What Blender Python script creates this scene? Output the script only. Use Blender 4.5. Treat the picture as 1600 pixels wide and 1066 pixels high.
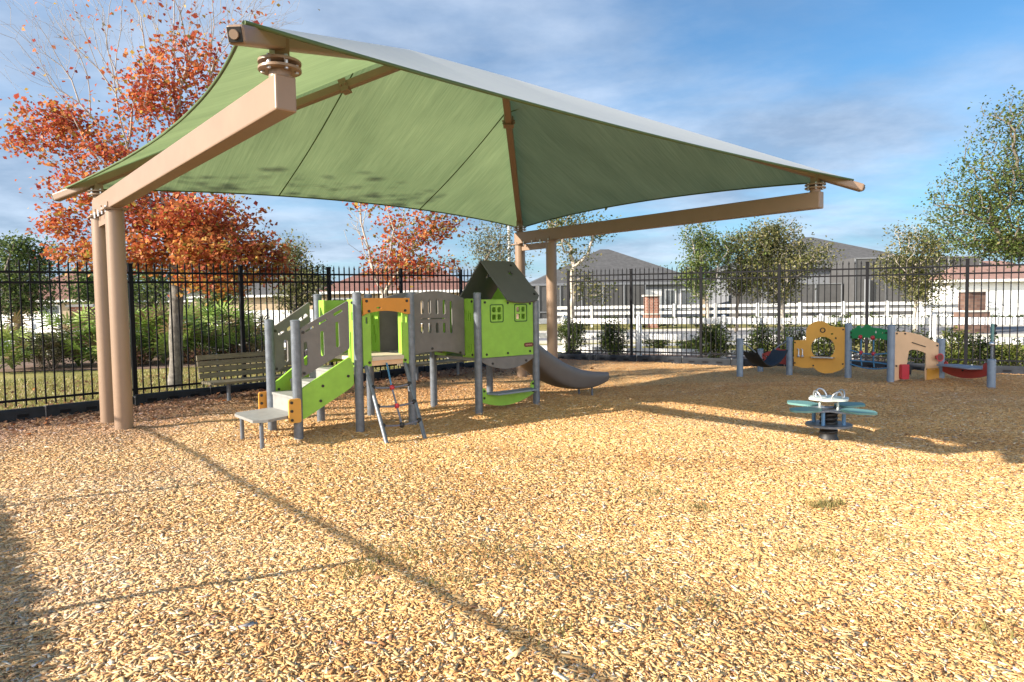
import bpy, math, random
import numpy as np
from mathutils import Vector, Matrix
from mathutils.geometry import tessellate_polygon
R = math.radians
sc = bpy.context.scene
for o in list(bpy.data.objects): bpy.data.objects.remove(o)
COL = sc.collection

# ------------------------------------------------------------------ camera
CAM_H, PIT, ROLL, FPX = 1.5, 0.0528, -0.0145, 1054.6      # metres, radians, radians, pixels of a 1600 px wide frame
_r0, _f0, _u0 = np.array([1., 0, 0]), np.array([0, math.cos(PIT), -math.sin(PIT)]), np.array([0, math.sin(PIT), math.cos(PIT)])
_cr, _sr = math.cos(-ROLL), math.sin(-ROLL)
RIGHT, UP = _r0*_cr - _u0*_sr, _u0*_cr + _r0*_sr
cd = bpy.data.cameras.new('camera'); cam = bpy.data.objects.new('camera', cd); COL.objects.link(cam)
cd.sensor_width = 36; cd.lens = FPX/1600*36; cd.clip_start = .05; cd.clip_end = 5000
m = Matrix.Identity(4)
for i in range(3):
    m[i][0], m[i][1], m[i][2] = RIGHT[i], UP[i], -_f0[i]
m[2][3] = CAM_H
cam.matrix_world = m
sc.camera = cam
def at(u, v, Y):
    d = _f0 + RIGHT*(u-800)/FPX - UP*(v-533)/FPX
    d = d/d[1]*Y
    return np.array([d[0], d[1], d[2]+CAM_H])
def gx(u, Y): return at(u, 475, Y)[0]
def gz(u, v, Y): return at(u, v, Y)[2]

# ------------------------------------------------------------------ light
SUN_EL, SH = R(24.7), np.array([.933, .360])              # shadows fall along SH
sd = bpy.data.lights.new('sun', 'SUN'); so = bpy.data.objects.new('sun', sd); COL.objects.link(so)
sd.energy = 5.0; sd.angle = R(.55); sd.color = (1, .90, .76)
dv = Vector((SH[0]*math.cos(SUN_EL), SH[1]*math.cos(SUN_EL), -math.sin(SUN_EL)))
so.rotation_euler = dv.to_track_quat('-Z', 'Y').to_euler(); so.location = (-30, -15, 25)
w = bpy.data.worlds.new('World'); sc.world = w; w.use_nodes = True
nt = w.node_tree; nt.nodes.clear()
def N(t, kind, **kw):
    n = t.nodes.new(kind)
    for k, v in kw.items():
        if k in n.inputs: n.inputs[k].default_value = v
        else: setattr(n, k, v)
    return n
out = N(nt, 'ShaderNodeOutputWorld'); bg = N(nt, 'ShaderNodeBackground'); bg.inputs['Strength'].default_value = .12
sky = N(nt, 'ShaderNodeTexSky'); sky.sky_type = 'NISHITA'; sky.sun_disc = False
sky.sun_elevation = SUN_EL; sky.sun_rotation = math.atan2(-SH[0], -SH[1]) % (2*math.pi)
sky.air_density = 1.0; sky.dust_density = .6; sky.ozone_density = 2.2
tc = N(nt, 'ShaderNodeTexCoord'); sx = N(nt, 'ShaderNodeSeparateXYZ'); nt.links.new(tc.outputs['Generated'], sx.inputs[0])
def M(t, op, a, b=None, c=None, clamp=False):
    n = t.nodes.new('ShaderNodeMath'); n.operation = op; n.use_clamp = clamp
    for i, x in enumerate((a, b, c)):
        if x is None: continue
        if isinstance(x, (int, float)): n.inputs[i].default_value = x
        else: t.links.new(x, n.inputs[i])
    return n.outputs[0]
zz = M(nt, 'ADD', M(nt, 'MAXIMUM', sx.outputs['Z'], 0), .16)
cx = N(nt, 'ShaderNodeCombineXYZ')
nt.links.new(M(nt, 'DIVIDE', sx.outputs['X'], zz), cx.inputs[0]); nt.links.new(M(nt, 'DIVIDE', sx.outputs['Y'], zz), cx.inputs[1])
n1 = N(nt, 'ShaderNodeTexNoise', Scale=.62, Detail=9.0, Roughness=.56, Distortion=.35); n1.noise_dimensions = '3D'
mp = N(nt, 'ShaderNodeMapping'); mp.inputs['Location'].default_value = (3.1, 1.9, 0); mp.inputs['Rotation'].default_value = (0, 0, R(24)); mp.inputs['Scale'].default_value = (.75, 1.25, 1)
nt.links.new(cx.outputs[0], mp.inputs[0]); nt.links.new(mp.outputs[0], n1.inputs['Vector'])
# more cloud to the left of the view and near the horizon
behind = M(nt, 'MAXIMUM', M(nt, 'MULTIPLY', sx.outputs['Y'], -1.), 0.)          # cloud behind the camera, made heavier and brighter as added fill light
bias = M(nt, 'ADD', M(nt, 'ADD', M(nt, 'MULTIPLY', sx.outputs['X'], -.15), M(nt, 'MULTIPLY', sx.outputs['Z'], -.40)), M(nt, 'MULTIPLY', behind, .22))
den = M(nt, 'ADD', n1.outputs['Fac'], bias)
mr = N(nt, 'ShaderNodeMapRange'); mr.interpolation_type = 'SMOOTHSTEP'
mr.inputs['From Min'].default_value = .25; mr.inputs['From Max'].default_value = .54
nt.links.new(den, mr.inputs[0])
n2 = N(nt, 'ShaderNodeTexNoise', Scale=1.5, Detail=6.0, Roughness=.6); 
mp2 = N(nt, 'ShaderNodeMapping'); mp2.inputs['Location'].default_value = (1.3, 7.2, 0); nt.links.new(cx.outputs[0], mp2.inputs[0]); nt.links.new(mp2.outputs[0], n2.inputs['Vector'])
cr = N(nt, 'ShaderNodeValToRGB'); nt.links.new(n2.outputs['Fac'], cr.inputs[0])
cr.color_ramp.elements[0].position = .36; cr.color_ramp.elements[0].color = (1.3, 1.7, 2.35, 1)
cr.color_ramp.elements[1].position = .66; cr.color_ramp.elements[1].color = (2.6, 3.05, 3.75, 1)
mx = N(nt, 'ShaderNodeMix'); mx.data_type = 'RGBA'
tint = N(nt, 'ShaderNodeMix'); tint.data_type = 'RGBA'; tint.blend_type = 'MULTIPLY'; tint.inputs[0].default_value = 1
nt.links.new(sky.outputs[0], tint.inputs[6]); tint.inputs[7].default_value = (.335, .545, .66, 1)
nt.links.new(M(nt, 'MULTIPLY', mr.outputs[0], .86), mx.inputs[0]); nt.links.new(tint.outputs[2], mx.inputs[6]); vm = N(nt, 'ShaderNodeVectorMath', operation='SCALE'); nt.links.new(cr.outputs[0], vm.inputs[0]); nt.links.new(M(nt, 'ADD', M(nt, 'MULTIPLY', behind, 4.2), 1.), vm.inputs['Scale'])
wm = N(nt, 'ShaderNodeMix'); wm.data_type = 'RGBA'; wm.blend_type = 'MULTIPLY'; nt.links.new(M(nt, 'MULTIPLY', behind, 1.6, clamp=True), wm.inputs[0]); nt.links.new(vm.outputs[0], wm.inputs[6]); wm.inputs[7].default_value = (1.25, 1.0, .76, 1)
nt.links.new(wm.outputs[2], mx.inputs[7])
nt.links.new(mx.outputs[2], bg.inputs[0]); nt.links.new(bg.outputs[0], out.inputs[0])
sc.view_settings.view_transform = 'Standard'; sc.view_settings.look = 'None'; sc.view_settings.gamma = 1; sc.view_settings.use_curve_mapping = False
sc.view_settings.exposure = 1.24
sc.render.engine = 'CYCLES'
sc.cycles.max_bounces = 6; sc.cycles.transparent_max_bounces = 8; sc.cycles.use_denoising = True

# ------------------------------------------------------------------ materials
def srgb(r, g, b):
    f = lambda c: (c/255/12.92 if c/255 <= .04045 else ((c/255+.055)/1.055)**2.4)
    return (f(r), f(g), f(b), 1)
def mat(name, col, rough=.6, metal=0., var=.12, scale=6., bump=0., bscale=60., spec=.5, stretch=None, col2=None):
    m_ = bpy.data.materials.new(name); m_.use_nodes = True; t = m_.node_tree; b = t.nodes['Principled BSDF']
    b.inputs['Roughness'].default_value = rough; b.inputs['Metallic'].default_value = metal; b.inputs['Specular IOR Level'].default_value = spec
    c = N(t, 'ShaderNodeTexCoord'); vec = c.outputs['Object']
    if stretch:
        mp_ = N(t, 'ShaderNodeMapping'); mp_.inputs['Scale'].default_value = stretch; t.links.new(vec, mp_.inputs[0]); vec = mp_.outputs[0]
    n = N(t, 'ShaderNodeTexNoise', Scale=scale, Detail=7.0, Roughness=.62); t.links.new(vec, n.inputs['Vector'])
    r = N(t, 'ShaderNodeValToRGB'); t.links.new(n.outputs['Fac'], r.inputs[0])
    c0 = col2 or [max(0, x*(1-var)) for x in col[:3]]; c1 = [min(1, x*(1+var)) for x in col[:3]]
    r.color_ramp.elements[0].position = .32; r.color_ramp.elements[0].color = (*c0[:3], 1)
    r.color_ramp.elements[1].position = .68; r.color_ramp.elements[1].color = (*c1, 1)
    t.links.new(r.outputs[0], b.inputs['Base Color'])
    if bump:
        nb = N(t, 'ShaderNodeTexNoise', Scale=bscale, Detail=5.0); t.links.new(vec, nb.inputs['Vector'])
        bm_ = N(t, 'ShaderNodeBump', Strength=bump, Distance=.01); t.links.new(nb.outputs['Fac'], bm_.inputs['Height']); t.links.new(bm_.outputs[0], b.inputs['Normal'])
    return m_
def leafmat(name, trans=.35, rough=.55):
    m_ = bpy.data.materials.new(name); m_.use_nodes = True; t = m_.node_tree; b = t.nodes['Principled BSDF']; o_ = t.nodes['Material Output']
    a = N(t, 'ShaderNodeAttribute'); a.attribute_name = 'Col'
    b.inputs['Roughness'].default_value = rough; b.inputs['Specular IOR Level'].default_value = .35
    t.links.new(a.outputs['Color'], b.inputs['Base Color'])
    tr = N(t, 'ShaderNodeBsdfTranslucent'); t.links.new(a.outputs['Color'], tr.inputs[0])
    mx_ = N(t, 'ShaderNodeMixShader'); mx_.inputs[0].default_value = trans
    t.links.new(b.outputs[0], mx_.inputs[1]); t.links.new(tr.outputs[0], mx_.inputs[2]); t.links.new(mx_.outputs[0], o_.inputs[0])
    return m_
MT = {}
MT['tan'] = mat('tan_powder_coat', (.27, .182, .124), .42, var=.06, scale=3, bump=.03, bscale=120)
MT['galv'] = mat('galvanised_steel', (.145, .165, .195), .42, .2, var=.22, scale=14, bump=.04)
MT['grey'] = mat('grey_panel', (.155, .146, .140), .55, var=.13, scale=7, bump=.05, bscale=200)
MT['darkgrey'] = mat('dark_grey_panel', (.115, .115, .108), .5, var=.08, scale=5, bump=.04, bscale=200)
MT['green'] = mat('lime_panel', (.245, .47, .05), .45, var=.09, scale=7, bump=.03, bscale=200)
MT['orange'] = mat('orange_panel', (.60, .25, .028), .48, var=.06, scale=5, bump=.04, bscale=200)
MT['amber'] = mat('amber_panel', (.62, .31, .05), .5, var=.07, scale=4, bump=.05, bscale=200)
MT['peach'] = mat('peach_panel', (.66, .43, .25), .5, var=.06, scale=4, bump=.05, bscale=200)
MT['emerald'] = mat('emerald_panel', (.012, .24, .075), .45, var=.08, scale=5)
MT['red'] = mat('red_panel', (.36, .045, .035), .5, var=.08, scale=5)
MT['bluepost'] = mat('blue_grey_post', (.20, .25, .32), .5, .1, var=.14, scale=10, bump=.04)
MT['beige'] = mat('beige_board', (.56, .47, .37), .6, var=.07, scale=8, stretch=(1, 1, 8))
MT['step'] = mat('grey_step_plate', (.255, .255, .245), .55, var=.12, scale=12, bump=.08, bscale=150)
MT['slide'] = mat('taupe_plastic', (.135, .115, .105), .38, var=.07, scale=4)
MT['black'] = mat('black_fence_paint', (.009, .009, .011), .5, var=.1, scale=20, spec=.12)
MT['rubber'] = mat('black_rubber', (.014, .015, .017), .55, var=.2, scale=18, bump=.1)
MT['border'] = mat('black_plastic', (.019, .022, .028), .5, var=.3, scale=7, bump=.12, bscale=30, spec=.22)
MT['bolt'] = mat('dark_bolt', (.03, .027, .025), .4, .3, var=.1)
MT['steel'] = mat('bright_steel', (.55, .56, .58), .3, .8, var=.1, scale=20)
MT['rope'] = mat('grey_blue_rope', (.16, .17, .22), .85, var=.2, scale=40, bump=.3, bscale=200)
MT['bluerope'] = mat('blue_rope', (.06, .20, .36), .8, var=.2, scale=40, bump=.3, bscale=200)
MT['redplastic'] = mat('red_plastic', (.46, .03, .045), .4, var=.08)
MT['seatblue'] = mat('slate_board', (.20, .23, .28), .55, var=.1, scale=8)
MT['teal'] = mat('teal_board', (.115, .25, .235), .5, var=.10, scale=8)
MT['palegreen'] = mat('pale_board', (.55, .60, .55), .5, var=.08, scale=8)
MT['bluepipe'] = mat('blue_pipe', (.10, .24, .44), .4, .1, var=.08)
MT['wood'] = mat('weathered_wood', (.17, .145, .095), .8, var=.30, scale=5, bump=.25, bscale=40, stretch=(1.2, 1.2, 14))
MT['white'] = mat('white_vinyl', (.78, .78, .77), .45, var=.04, scale=3)
MT['badge'] = mat('brown_badge', (.14, .03, .02), .45, var=.08)
MT['badgetext'] = mat('pale_lettering', (.42, .22, .16), .5, var=.02)
MT['groove'] = mat('dark_green_groove', (.035, .10, .015), .6, var=.05)
def brickmat(name, c1, c2, mo, scale, bw=.5, rh=.25):
    m_ = bpy.data.materials.new(name); m_.use_nodes = True; t = m_.node_tree; b = t.nodes['Principled BSDF']; b.inputs['Roughness'].default_value = .85
    c = N(t, 'ShaderNodeTexCoord'); s_ = N(t, 'ShaderNodeSeparateXYZ'); t.links.new(c.outputs['Object'], s_.inputs[0])
    k = N(t, 'ShaderNodeCombineXYZ'); t.links.new(M(t, 'ADD', s_.outputs[0], s_.outputs[1]), k.inputs[0]); t.links.new(s_.outputs[2], k.inputs[1])
    br = N(t, 'ShaderNodeTexBrick', Scale=scale); br.inputs['Color1'].default_value = (*c1, 1); br.inputs['Color2'].default_value = (*c2, 1); br.inputs['Mortar'].default_value = (*mo, 1)
    br.inputs['Brick Width'].default_value = bw; br.inputs['Row Height'].default_value = rh; br.inputs['Mortar Size'].default_value = .02
    t.links.new(k.outputs[0], br.inputs['Vector']); t.links.new(br.outputs[0], b.inputs['Base Color'])
    return m_
MT['brick'] = brickmat('red_brick', (.27, .10, .065), (.38, .17, .11), (.42, .38, .34), 2.5)
MT['stone'] = brickmat('brown_stone', (.09, .045, .035), (.20, .12, .09), (.12, .095, .085), 2.2, .6, .3)
MT['cap'] = mat('pale_cap_stone', (.6, .58, .54), .8, var=.08)
MT['roofgrey'] = mat('grey_shingles', (.078, .078, .080), .9, var=.22, scale=3, bump=.3, bscale=14)
MT['roofbrown'] = mat('brown_tiles', (.19, .095, .075), .9, var=.22, scale=3, bump=.3, bscale=14)
MT['roofred'] = mat('dusty_red_tiles', (.27, .16, .13), .9, var=.2, scale=3, bump=.3, bscale=14)
MT['wallbeige'] = mat('beige_stucco', (.40, .31, .215), .9, var=.06, scale=2, bump=.05)
MT['wallgrey'] = mat('grey_stucco', (.19, .20, .22), .9, var=.06, scale=2, bump=.05)
MT['wallwhite'] = mat('white_stucco', (.74, .76, .78), .85, var=.04, scale=2, bump=.05)
MT['wallscreen'] = mat('dark_insect_screen', (.075, .075, .078), .8, var=.12, scale=2)
MT['glass'] = mat('dark_window_glass', (.04, .05, .06), .12, var=.1, spec=.8)
MT['maplebark'] = mat('lichen_bark', (.165, .15, .13), .9, var=.5, scale=11, bump=.5, bscale=30)
t = MT['maplebark'].node_tree; b = t.nodes['Principled BSDF']; src = b.inputs['Base Color'].links[0].from_socket     # younger wood higher up is paler
c = N(t, 'ShaderNodeTexCoord'); sz_ = N(t, 'ShaderNodeSeparateXYZ'); t.links.new(c.outputs['Object'], sz_.inputs[0])
hr = N(t, 'ShaderNodeMapRange'); hr.inputs['From Min'].default_value = 2.4; hr.inputs['From Max'].default_value = 5.5; t.links.new(sz_.outputs[2], hr.inputs[0])
pm = N(t, 'ShaderNodeMix'); pm.data_type = 'RGBA'; t.links.new(hr.outputs[0], pm.inputs[0]); t.links.new(src, pm.inputs[6]); pm.inputs[7].default_value = (.36, .31, .27, 1); t.links.new(pm.outputs[2], b.inputs['Base Color'])
MT['stalk'] = mat('green_stalk', (.13, .19, .045), .6, var=.2)
MT['palebark'] = mat('pale_bark', (.42, .37, .31), .9, var=.25, scale=9, bump=.4, bscale=30)
MT['bark'] = mat('grey_bark', (.17, .14, .11), .9, var=.3, scale=9, bump=.4, bscale=30)
MT['leaf'] = leafmat('leaf', .42); MT['frond'] = leafmat('frond', .25, .45); MT['chip'] = leafmat('wood_chip', 0., .8)

# ------------------------------------------------------------------ mesh helpers
def tag(o, label=None, cat=None, group=None, kind=None):
    for k, v in (('label', label), ('category', cat), ('group', group), ('kind', kind)):
        if v: o[k] = v
    return o
def empty(name, loc, label=None, cat=None, group=None):
    o = bpy.data.objects.new(name, None); COL.objects.link(o); o.location = loc; o.empty_display_size = .2
    return tag(o, label, cat, group)
def origin(o):
    p = Vector((0, 0, 0))
    while o is not None: p += o.location; o = o.parent
    return p
class MB:
    def __init__(s): s.v = []; s.f = []
    def add(s, v, f):
        n = len(s.v); s.v += [tuple(map(float, p)) for p in v]; s.f += [tuple(i+n for i in q) for q in f]; return s
    def box(s, c, size, ax=None):
        c = np.array(c, float); ax = np.eye(3) if ax is None else np.array(ax, float)
        P = [c + ax[0]*i*size[0]/2 + ax[1]*j*size[1]/2 + ax[2]*k*size[2]/2 for i in (-1, 1) for j in (-1, 1) for k in (-1, 1)]
        return s.add(P, [(0, 1, 3, 2), (4, 6, 7, 5), (0, 4, 5, 1), (2, 3, 7, 6), (0, 2, 6, 4), (1, 5, 7, 3)])
    def tube(s, pts, r, n=10, cap=True):
        pts = [np.array(p, float) for p in pts]; rs = r if hasattr(r, '__len__') else [r]*len(pts)
        b = len(s.v); prev = None
        for i, p in enumerate(pts):
            t = pts[min(i+1, len(pts)-1)] - pts[max(i-1, 0)]; t = t/(np.linalg.norm(t)+1e-9)
            if prev is None:
                a = np.cross(t, [0, 0, 1.] if abs(t[2]) < .9 else [1., 0, 0])
            else: a = prev - t*(prev@t)
            a = a/np.linalg.norm(a); prev = a; c = np.cross(t, a)
            for k in range(n):
                th = 2*math.pi*k/n; s.v.append(tuple(p + (a*math.cos(th)+c*math.sin(th))*rs[i]))
        for i in range(len(pts)-1):
            for k in range(n):
                s.f.append((b+i*n+k, b+i*n+(k+1) % n, b+(i+1)*n+(k+1) % n, b+(i+1)*n+k))
        if cap:
            s.f.append(tuple(b+k for k in range(n))[::-1]); s.f.append(tuple(b+(len(pts)-1)*n+k for k in range(n)))
        return s
    def lathe(s, c, prof, n=20):
        return s.tube([(c[0], c[1], c[2]+z) for r, z in prof], [max(r, 1e-4) for r, z in prof], n)
    def ball(s, c, r, n=10, k=6):
        return s.tube([(c[0], c[1], c[2]-r*math.cos(math.pi*i/k)) for i in range(k+1)], [max(r*math.sin(math.pi*i/k), 1e-4) for i in range(k+1)], n)
    def disc(s, c, nrm, r, h, n=12):
        c = np.array(c, float); nrm = np.array(nrm, float); nrm /= np.linalg.norm(nrm)
        return s.tube([c-nrm*h/2, c+nrm*h/2], r, n)
    def plate(s, outline, holes, o, ax, ay, az, th):
        """flat plate with holes: 2D outline (x along ax, y along ay), thickness th centred on the plane"""
        o = np.array(o, float)
        def area(p): return sum(p[i][0]*p[(i+1) % len(p)][1]-p[(i+1) % len(p)][0]*p[i][1] for i in range(len(p)))
        loops = [list(outline) if area(outline) > 0 else list(outline)[::-1]]
        for h in holes: loops.append(list(h)[::-1] if area(h) > 0 else list(h))
        flat = [p for l in loops for p in l]; nfl = len(flat); b = len(s.v)
        tri = tessellate_polygon([[Vector((p[0], p[1], 0)) for p in l] for l in loops])
        for sg in (1, -1):
            for p in flat: s.v.append(tuple(o + ax*p[0] + ay*p[1] + az*th/2*sg))
        for t in tri:
            a, c, d = [flat[i] for i in t]
            if (c[0]-a[0])*(d[1]-a[1])-(d[0]-a[0])*(c[1]-a[1]) < 0: t = t[::-1]
            s.f.append(tuple(b+i for i in t)); s.f.append(tuple(b+nfl+i for i in t[::-1]))
        k = 0
        for l in loops:
            n = len(l)
            for i in range(n):
                p, q = k+i, k+(i+1) % n
                s.f.append((b+q, b+p, b+nfl+p, b+nfl+q))
            k += n
        return s
    def build(s, name, material, parent=None, smooth=None, loc=None):
        me = bpy.data.meshes.new(name); ob = bpy.data.objects.new(name, me); COL.objects.link(ob)
        if parent is not None: ob.parent = parent; off = origin(parent)
        else:
            off = Vector(loc) if loc is not None else Vector((0, 0, 0)); ob.location = off
        me.from_pydata([(x-off.x, y-off.y, z-off.z) for x, y, z in s.v], [], s.f)
        if isinstance(material, str): material = MT[material]
        me.materials.append(material)
        if smooth is not None:
            me.polygons.foreach_set('use_smooth', [True]*len(me.polygons)); me.set_sharp_from_angle(angle=R(smooth))
        me.update(); return ob
def copy_tree(o, parent=None):
    c = o.copy(); COL.objects.link(c); c.parent = parent
    for ch in o.children: copy_tree(ch, c)
    return c
def slot(cx_, cy_, w_, h_, ang=0., n=6):
    """capsule outline w_ x h_ (long axis = larger) rotated by ang"""
    r = min(w_, h_)/2; L = max(w_, h_)/2-r; base = 0 if w_ > h_ else math.pi/2; a0 = base+ang; P = []
    for sgn in (1, -1):
        c = (cx_+math.cos(a0)*L*sgn, cy_+math.sin(a0)*L*sgn)
        for i in range(n+1):
            t = a0 + (0 if sgn > 0 else math.pi) - math.pi/2 + math.pi*i/n
            P.append((c[0]+r*math.cos(t), c[1]+r*math.sin(t)))
    return P
def circ(cx_, cy_, r, n=24, a0=0., a1=2*math.pi):
    full = abs(a1-a0-2*math.pi) < 1e-6
    return [(cx_+r*math.cos(a0+(a1-a0)*i/(n if full else n-1)), cy_+r*math.sin(a0+(a1-a0)*i/(n if full else n-1))) for i in range(n)]
def rect(x0, y0, x1, y1): return [(x0, y0), (x1, y0), (x1, y1), (x0, y1)]
def rnd(poly, r, n=4):
    out_ = []; k = len(poly)
    for i in range(k):
        p, a, b = np.array(poly[i], float), np.array(poly[i-1], float), np.array(poly[(i+1) % k], float)
        da, db = a-p, b-p; la, lb = np.linalg.norm(da), np.linalg.norm(db); rr = min(r, la*.45, lb*.45)
        if rr < 1e-4: out_.append(tuple(p)); continue
        q0, q1 = p+da/la*rr, p+db/lb*rr
        for j in range(n+1):
            t = j/n; out_.append(tuple((1-t)**2*q0 + 2*t*(1-t)*p + t*t*q1))
    return out_
Z3 = np.array([0, 0, 1.])
def frame2(A, B):
    A = np.array(A, float); B = np.array(B, float); t = (B-A)/np.linalg.norm(B-A)
    return np.array([t[0], t[1], 0]), np.array([t[1], -t[0], 0])
def vpanel(name, A, B, outline, holes, material, parent, th=.022, off=0., bolts=(), boltface=1):
    ax, nz = frame2(A, B); o = np.array([A[0], A[1], 0.]) + nz*off
    ob = MB().plate(outline, holes, o, ax, Z3, nz, th).build(name, material, parent)
    for s_, z_ in bolts:
        MB().disc(o+ax*s_+Z3*z_+nz*boltface*(th/2+.004), nz, .017, .012, 10).build('bolt', 'bolt', ob)
    return ob
rng = np.random.default_rng(7)
def fastmesh(name, V, F, cols, material, parent=None, loc=(0, 0, 0)):
    """V (n,3), F (m,4) quads, cols (n,3) per-vertex colour"""
    off = np.array(origin(parent)) if parent is not None else np.array(loc, float)
    V = np.asarray(V, np.float32) - off.astype(np.float32); F = np.asarray(F, np.int32)
    me = bpy.data.meshes.new(name); k = F.shape[1]
    me.vertices.add(len(V)); me.vertices.foreach_set('co', V.ravel())
    me.loops.add(F.size); me.loops.foreach_set('vertex_index', F.ravel())
    me.polygons.add(len(F)); me.polygons.foreach_set('loop_start', np.arange(0, F.size, k, dtype=np.int32)); me.polygons.foreach_set('loop_total', np.full(len(F), k, np.int32))
    if cols is not None:
        a = me.color_attributes.new('Col', 'FLOAT_COLOR', 'POINT')
        a.data.foreach_set('color', np.concatenate([cols, np.ones((len(cols), 1))], 1).astype(np.float32).ravel())
    me.update(calc_edges=True)
    me.materials.append(MT[material] if isinstance(material, str) else material)
    ob = bpy.data.objects.new(name, me); COL.objects.link(ob)
    if parent is not None: ob.parent = parent
    else: ob.location = loc
    return ob

# ------------------------------------------------------------------ setting: ground
BL0, BLd = np.array([-7.12, 9.30]), np.array([.665, .747])           # inner face of the left border
CORN = np.array([1.20, 18.65]); BRd = np.array([.856, -.517])         # the corner, then the right border
NL = np.array([-.747, .665]); NR = np.array([.517, .856])             # outward normals
BUMPS = [(-5.45, 9.05, .035, .3), (-4.85, 8.36, .035, .3), (.19, 13.93, .03, .35), (.79, 13.23, .03, .35), (-2.41, 7.53, .03, .2), (-1.82, 7.98, .03, .2), (-1.27, 8.45, .03, .2), (-.46, 9.15, .03, .2), (.35, 9.85, .03, .2), (-1.17, 9.97, .03, .2), (1.75, 11.55, -.022, .5), (-3.0, 7.1, -.03, .5), (-1.0, 7.6, -.03, .4), (3.42, 7.26, -.03, .9), (4.49, 13.27, .03, .2), (5.7, 13.84, .03, .2), (6.6, 13.22, .03, .2), (6.86, 12.19, .03, .2), (7.88, 12.37, .03, .2), (7.99, 11.21, .03, .2)]
def gh(x, y):
    """small undulation of the mulch surface, heaped against the posts and scuffed at the slide end"""
    h = 0.
    for px_, py_, a_, r_ in BUMPS: h = h+a_*np.exp(-((x-px_)**2+(y-py_)**2)/r_**2)
    return h+ .022*np.sin(x*1.3+y*.7)+.018*np.sin(x*.6-y*1.9+1.)+.010*np.sin(x*3.1+y*2.3)
xs = np.arange(-16, 20.01, .25); ys = np.arange(-4, 22.01, .25)
X, Y = np.meshgrid(xs, ys); nx, ny = len(xs), len(ys)
V = np.stack([X.ravel(), Y.ravel(), gh(X, Y).ravel()], 1)
inside = (((V[:, :2]-BL0)@NL) < .14) & (((V[:, :2]-CORN)@NR) < .14)
idx = np.arange(nx*ny).reshape(ny, nx)
F = np.stack([idx[:-1, :-1], idx[:-1, 1:], idx[1:, 1:], idx[1:, :-1]], -1).reshape(-1, 4)
F = F[inside[F].all(1)]
mm = bpy.data.materials.new('mulch_bed'); mm.use_nodes = True; t = mm.node_tree; b = t.nodes['Principled BSDF']; b.inputs['Roughness'].default_value = .9; b.inputs['Specular IOR Level'].default_value = .2
c = N(t, 'ShaderNodeTexCoord'); wv = N(t, 'ShaderNodeTexNoise', Scale=6.0, Detail=3.0); t.links.new(c.outputs['Object'], wv.inputs['Vector'])
ad = N(t, 'ShaderNodeMix'); ad.data_type = 'RGBA'; ad.blend_type = 'LINEAR_LIGHT'; ad.inputs[0].default_value = .12
t.links.new(c.outputs['Object'], ad.inputs[6]); t.links.new(wv.outputs['Color'], ad.inputs[7])
vo = N(t, 'ShaderNodeTexVoronoi', Scale=60.0); t.links.new(ad.outputs[2], vo.inputs['Vector'])
r = N(t, 'ShaderNodeValToRGB'); sepc = N(t, 'ShaderNodeSeparateColor'); t.links.new(vo.outputs['Color'], sepc.inputs[0]); t.links.new(sepc.outputs[0], r.inputs[0])
el = r.color_ramp.elements; el[0].position = 0; el[0].color = (.24, .13, .06, 1); el[1].position = 1; el[1].color = (.70, .52, .30, 1)
for p_, c_ in ((.18, (.44, .25, .10, 1)), (.4, (.57, .34, .135, 1)), (.75, (.66, .42, .185, 1))):
    e_ = el.new(p_); e_.color = c_
big = N(t, 'ShaderNodeTexNoise', Scale=.55, Detail=4.0); t.links.new(c.outputs['Object'], big.inputs['Vector'])
sxy = N(t, 'ShaderNodeSeparateXYZ'); t.links.new(c.outputs['Object'], sxy.inputs[0])
dl = M(t, 'ADD', M(t, 'MULTIPLY', M(t, 'ADD', sxy.outputs[0], 7.12), -.747), M(t, 'MULTIPLY', M(t, 'ADD', sxy.outputs[1], -9.3), .665))
old = N(t, 'ShaderNodeMapRange'); old.inputs['From Min'].default_value = -3.4; old.inputs['From Max'].default_value = -.6
t.links.new(M(t, 'ADD', dl, M(t, 'MULTIPLY', M(t, 'SUBTRACT', big.outputs['Fac'], .5), 2.5)), old.inputs[0])
om = N(t, 'ShaderNodeMix'); om.data_type = 'RGBA'; om.blend_type = 'MULTIPLY'; t.links.new(M(t, 'MULTIPLY', old.outputs[0], .9), om.inputs[0]); om.inputs[7].default_value = (.52, .47, .60, 1)
t.links.new(r.outputs[0], om.inputs[6])
t.links.new(om.outputs[2], b.inputs['Base Color'])
bm = N(t, 'ShaderNodeBump', Strength=.7, Distance=.02); t.links.new(vo.outputs['Distance'], bm.inputs['Height']); t.links.new(bm.outputs[0], b.inputs['Normal'])
g = fastmesh('mulch_ground', V, F, None, mm); tag(g, kind='structure')

# grass sheet out to the horizon
gm = bpy.data.materials.new('lawn'); gm.use_nodes = True; t = gm.node_tree; b = t.nodes['Principled BSDF']; b.inputs['Roughness'].default_value = .9; b.inputs['Specular IOR Level'].default_value = .2
c = N(t, 'ShaderNodeTexCoord'); na = N(t, 'ShaderNodeTexNoise', Scale=.5, Detail=6.0); nb = N(t, 'ShaderNodeTexNoise', Scale=28.0, Detail=6.0)
for n_ in (na, nb): t.links.new(c.outputs['Object'], n_.inputs['Vector'])
r = N(t, 'ShaderNodeValToRGB'); t.links.new(M(t, 'ADD', M(t, 'MULTIPLY', na.outputs['Fac'], .5), M(t, 'MULTIPLY', nb.outputs['Fac'], .5)), r.inputs[0])
el = r.color_ramp.elements; el[0].position = .36; el[0].color = (.15, .15, .04, 1); el[1].position = .64; el[1].color = (.42, .34, .15, 1)
e_ = el.new(.5); e_.color = (.27, .24, .075, 1)
t.links.new(r.outputs[0], b.inputs['Base Color'])
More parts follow.
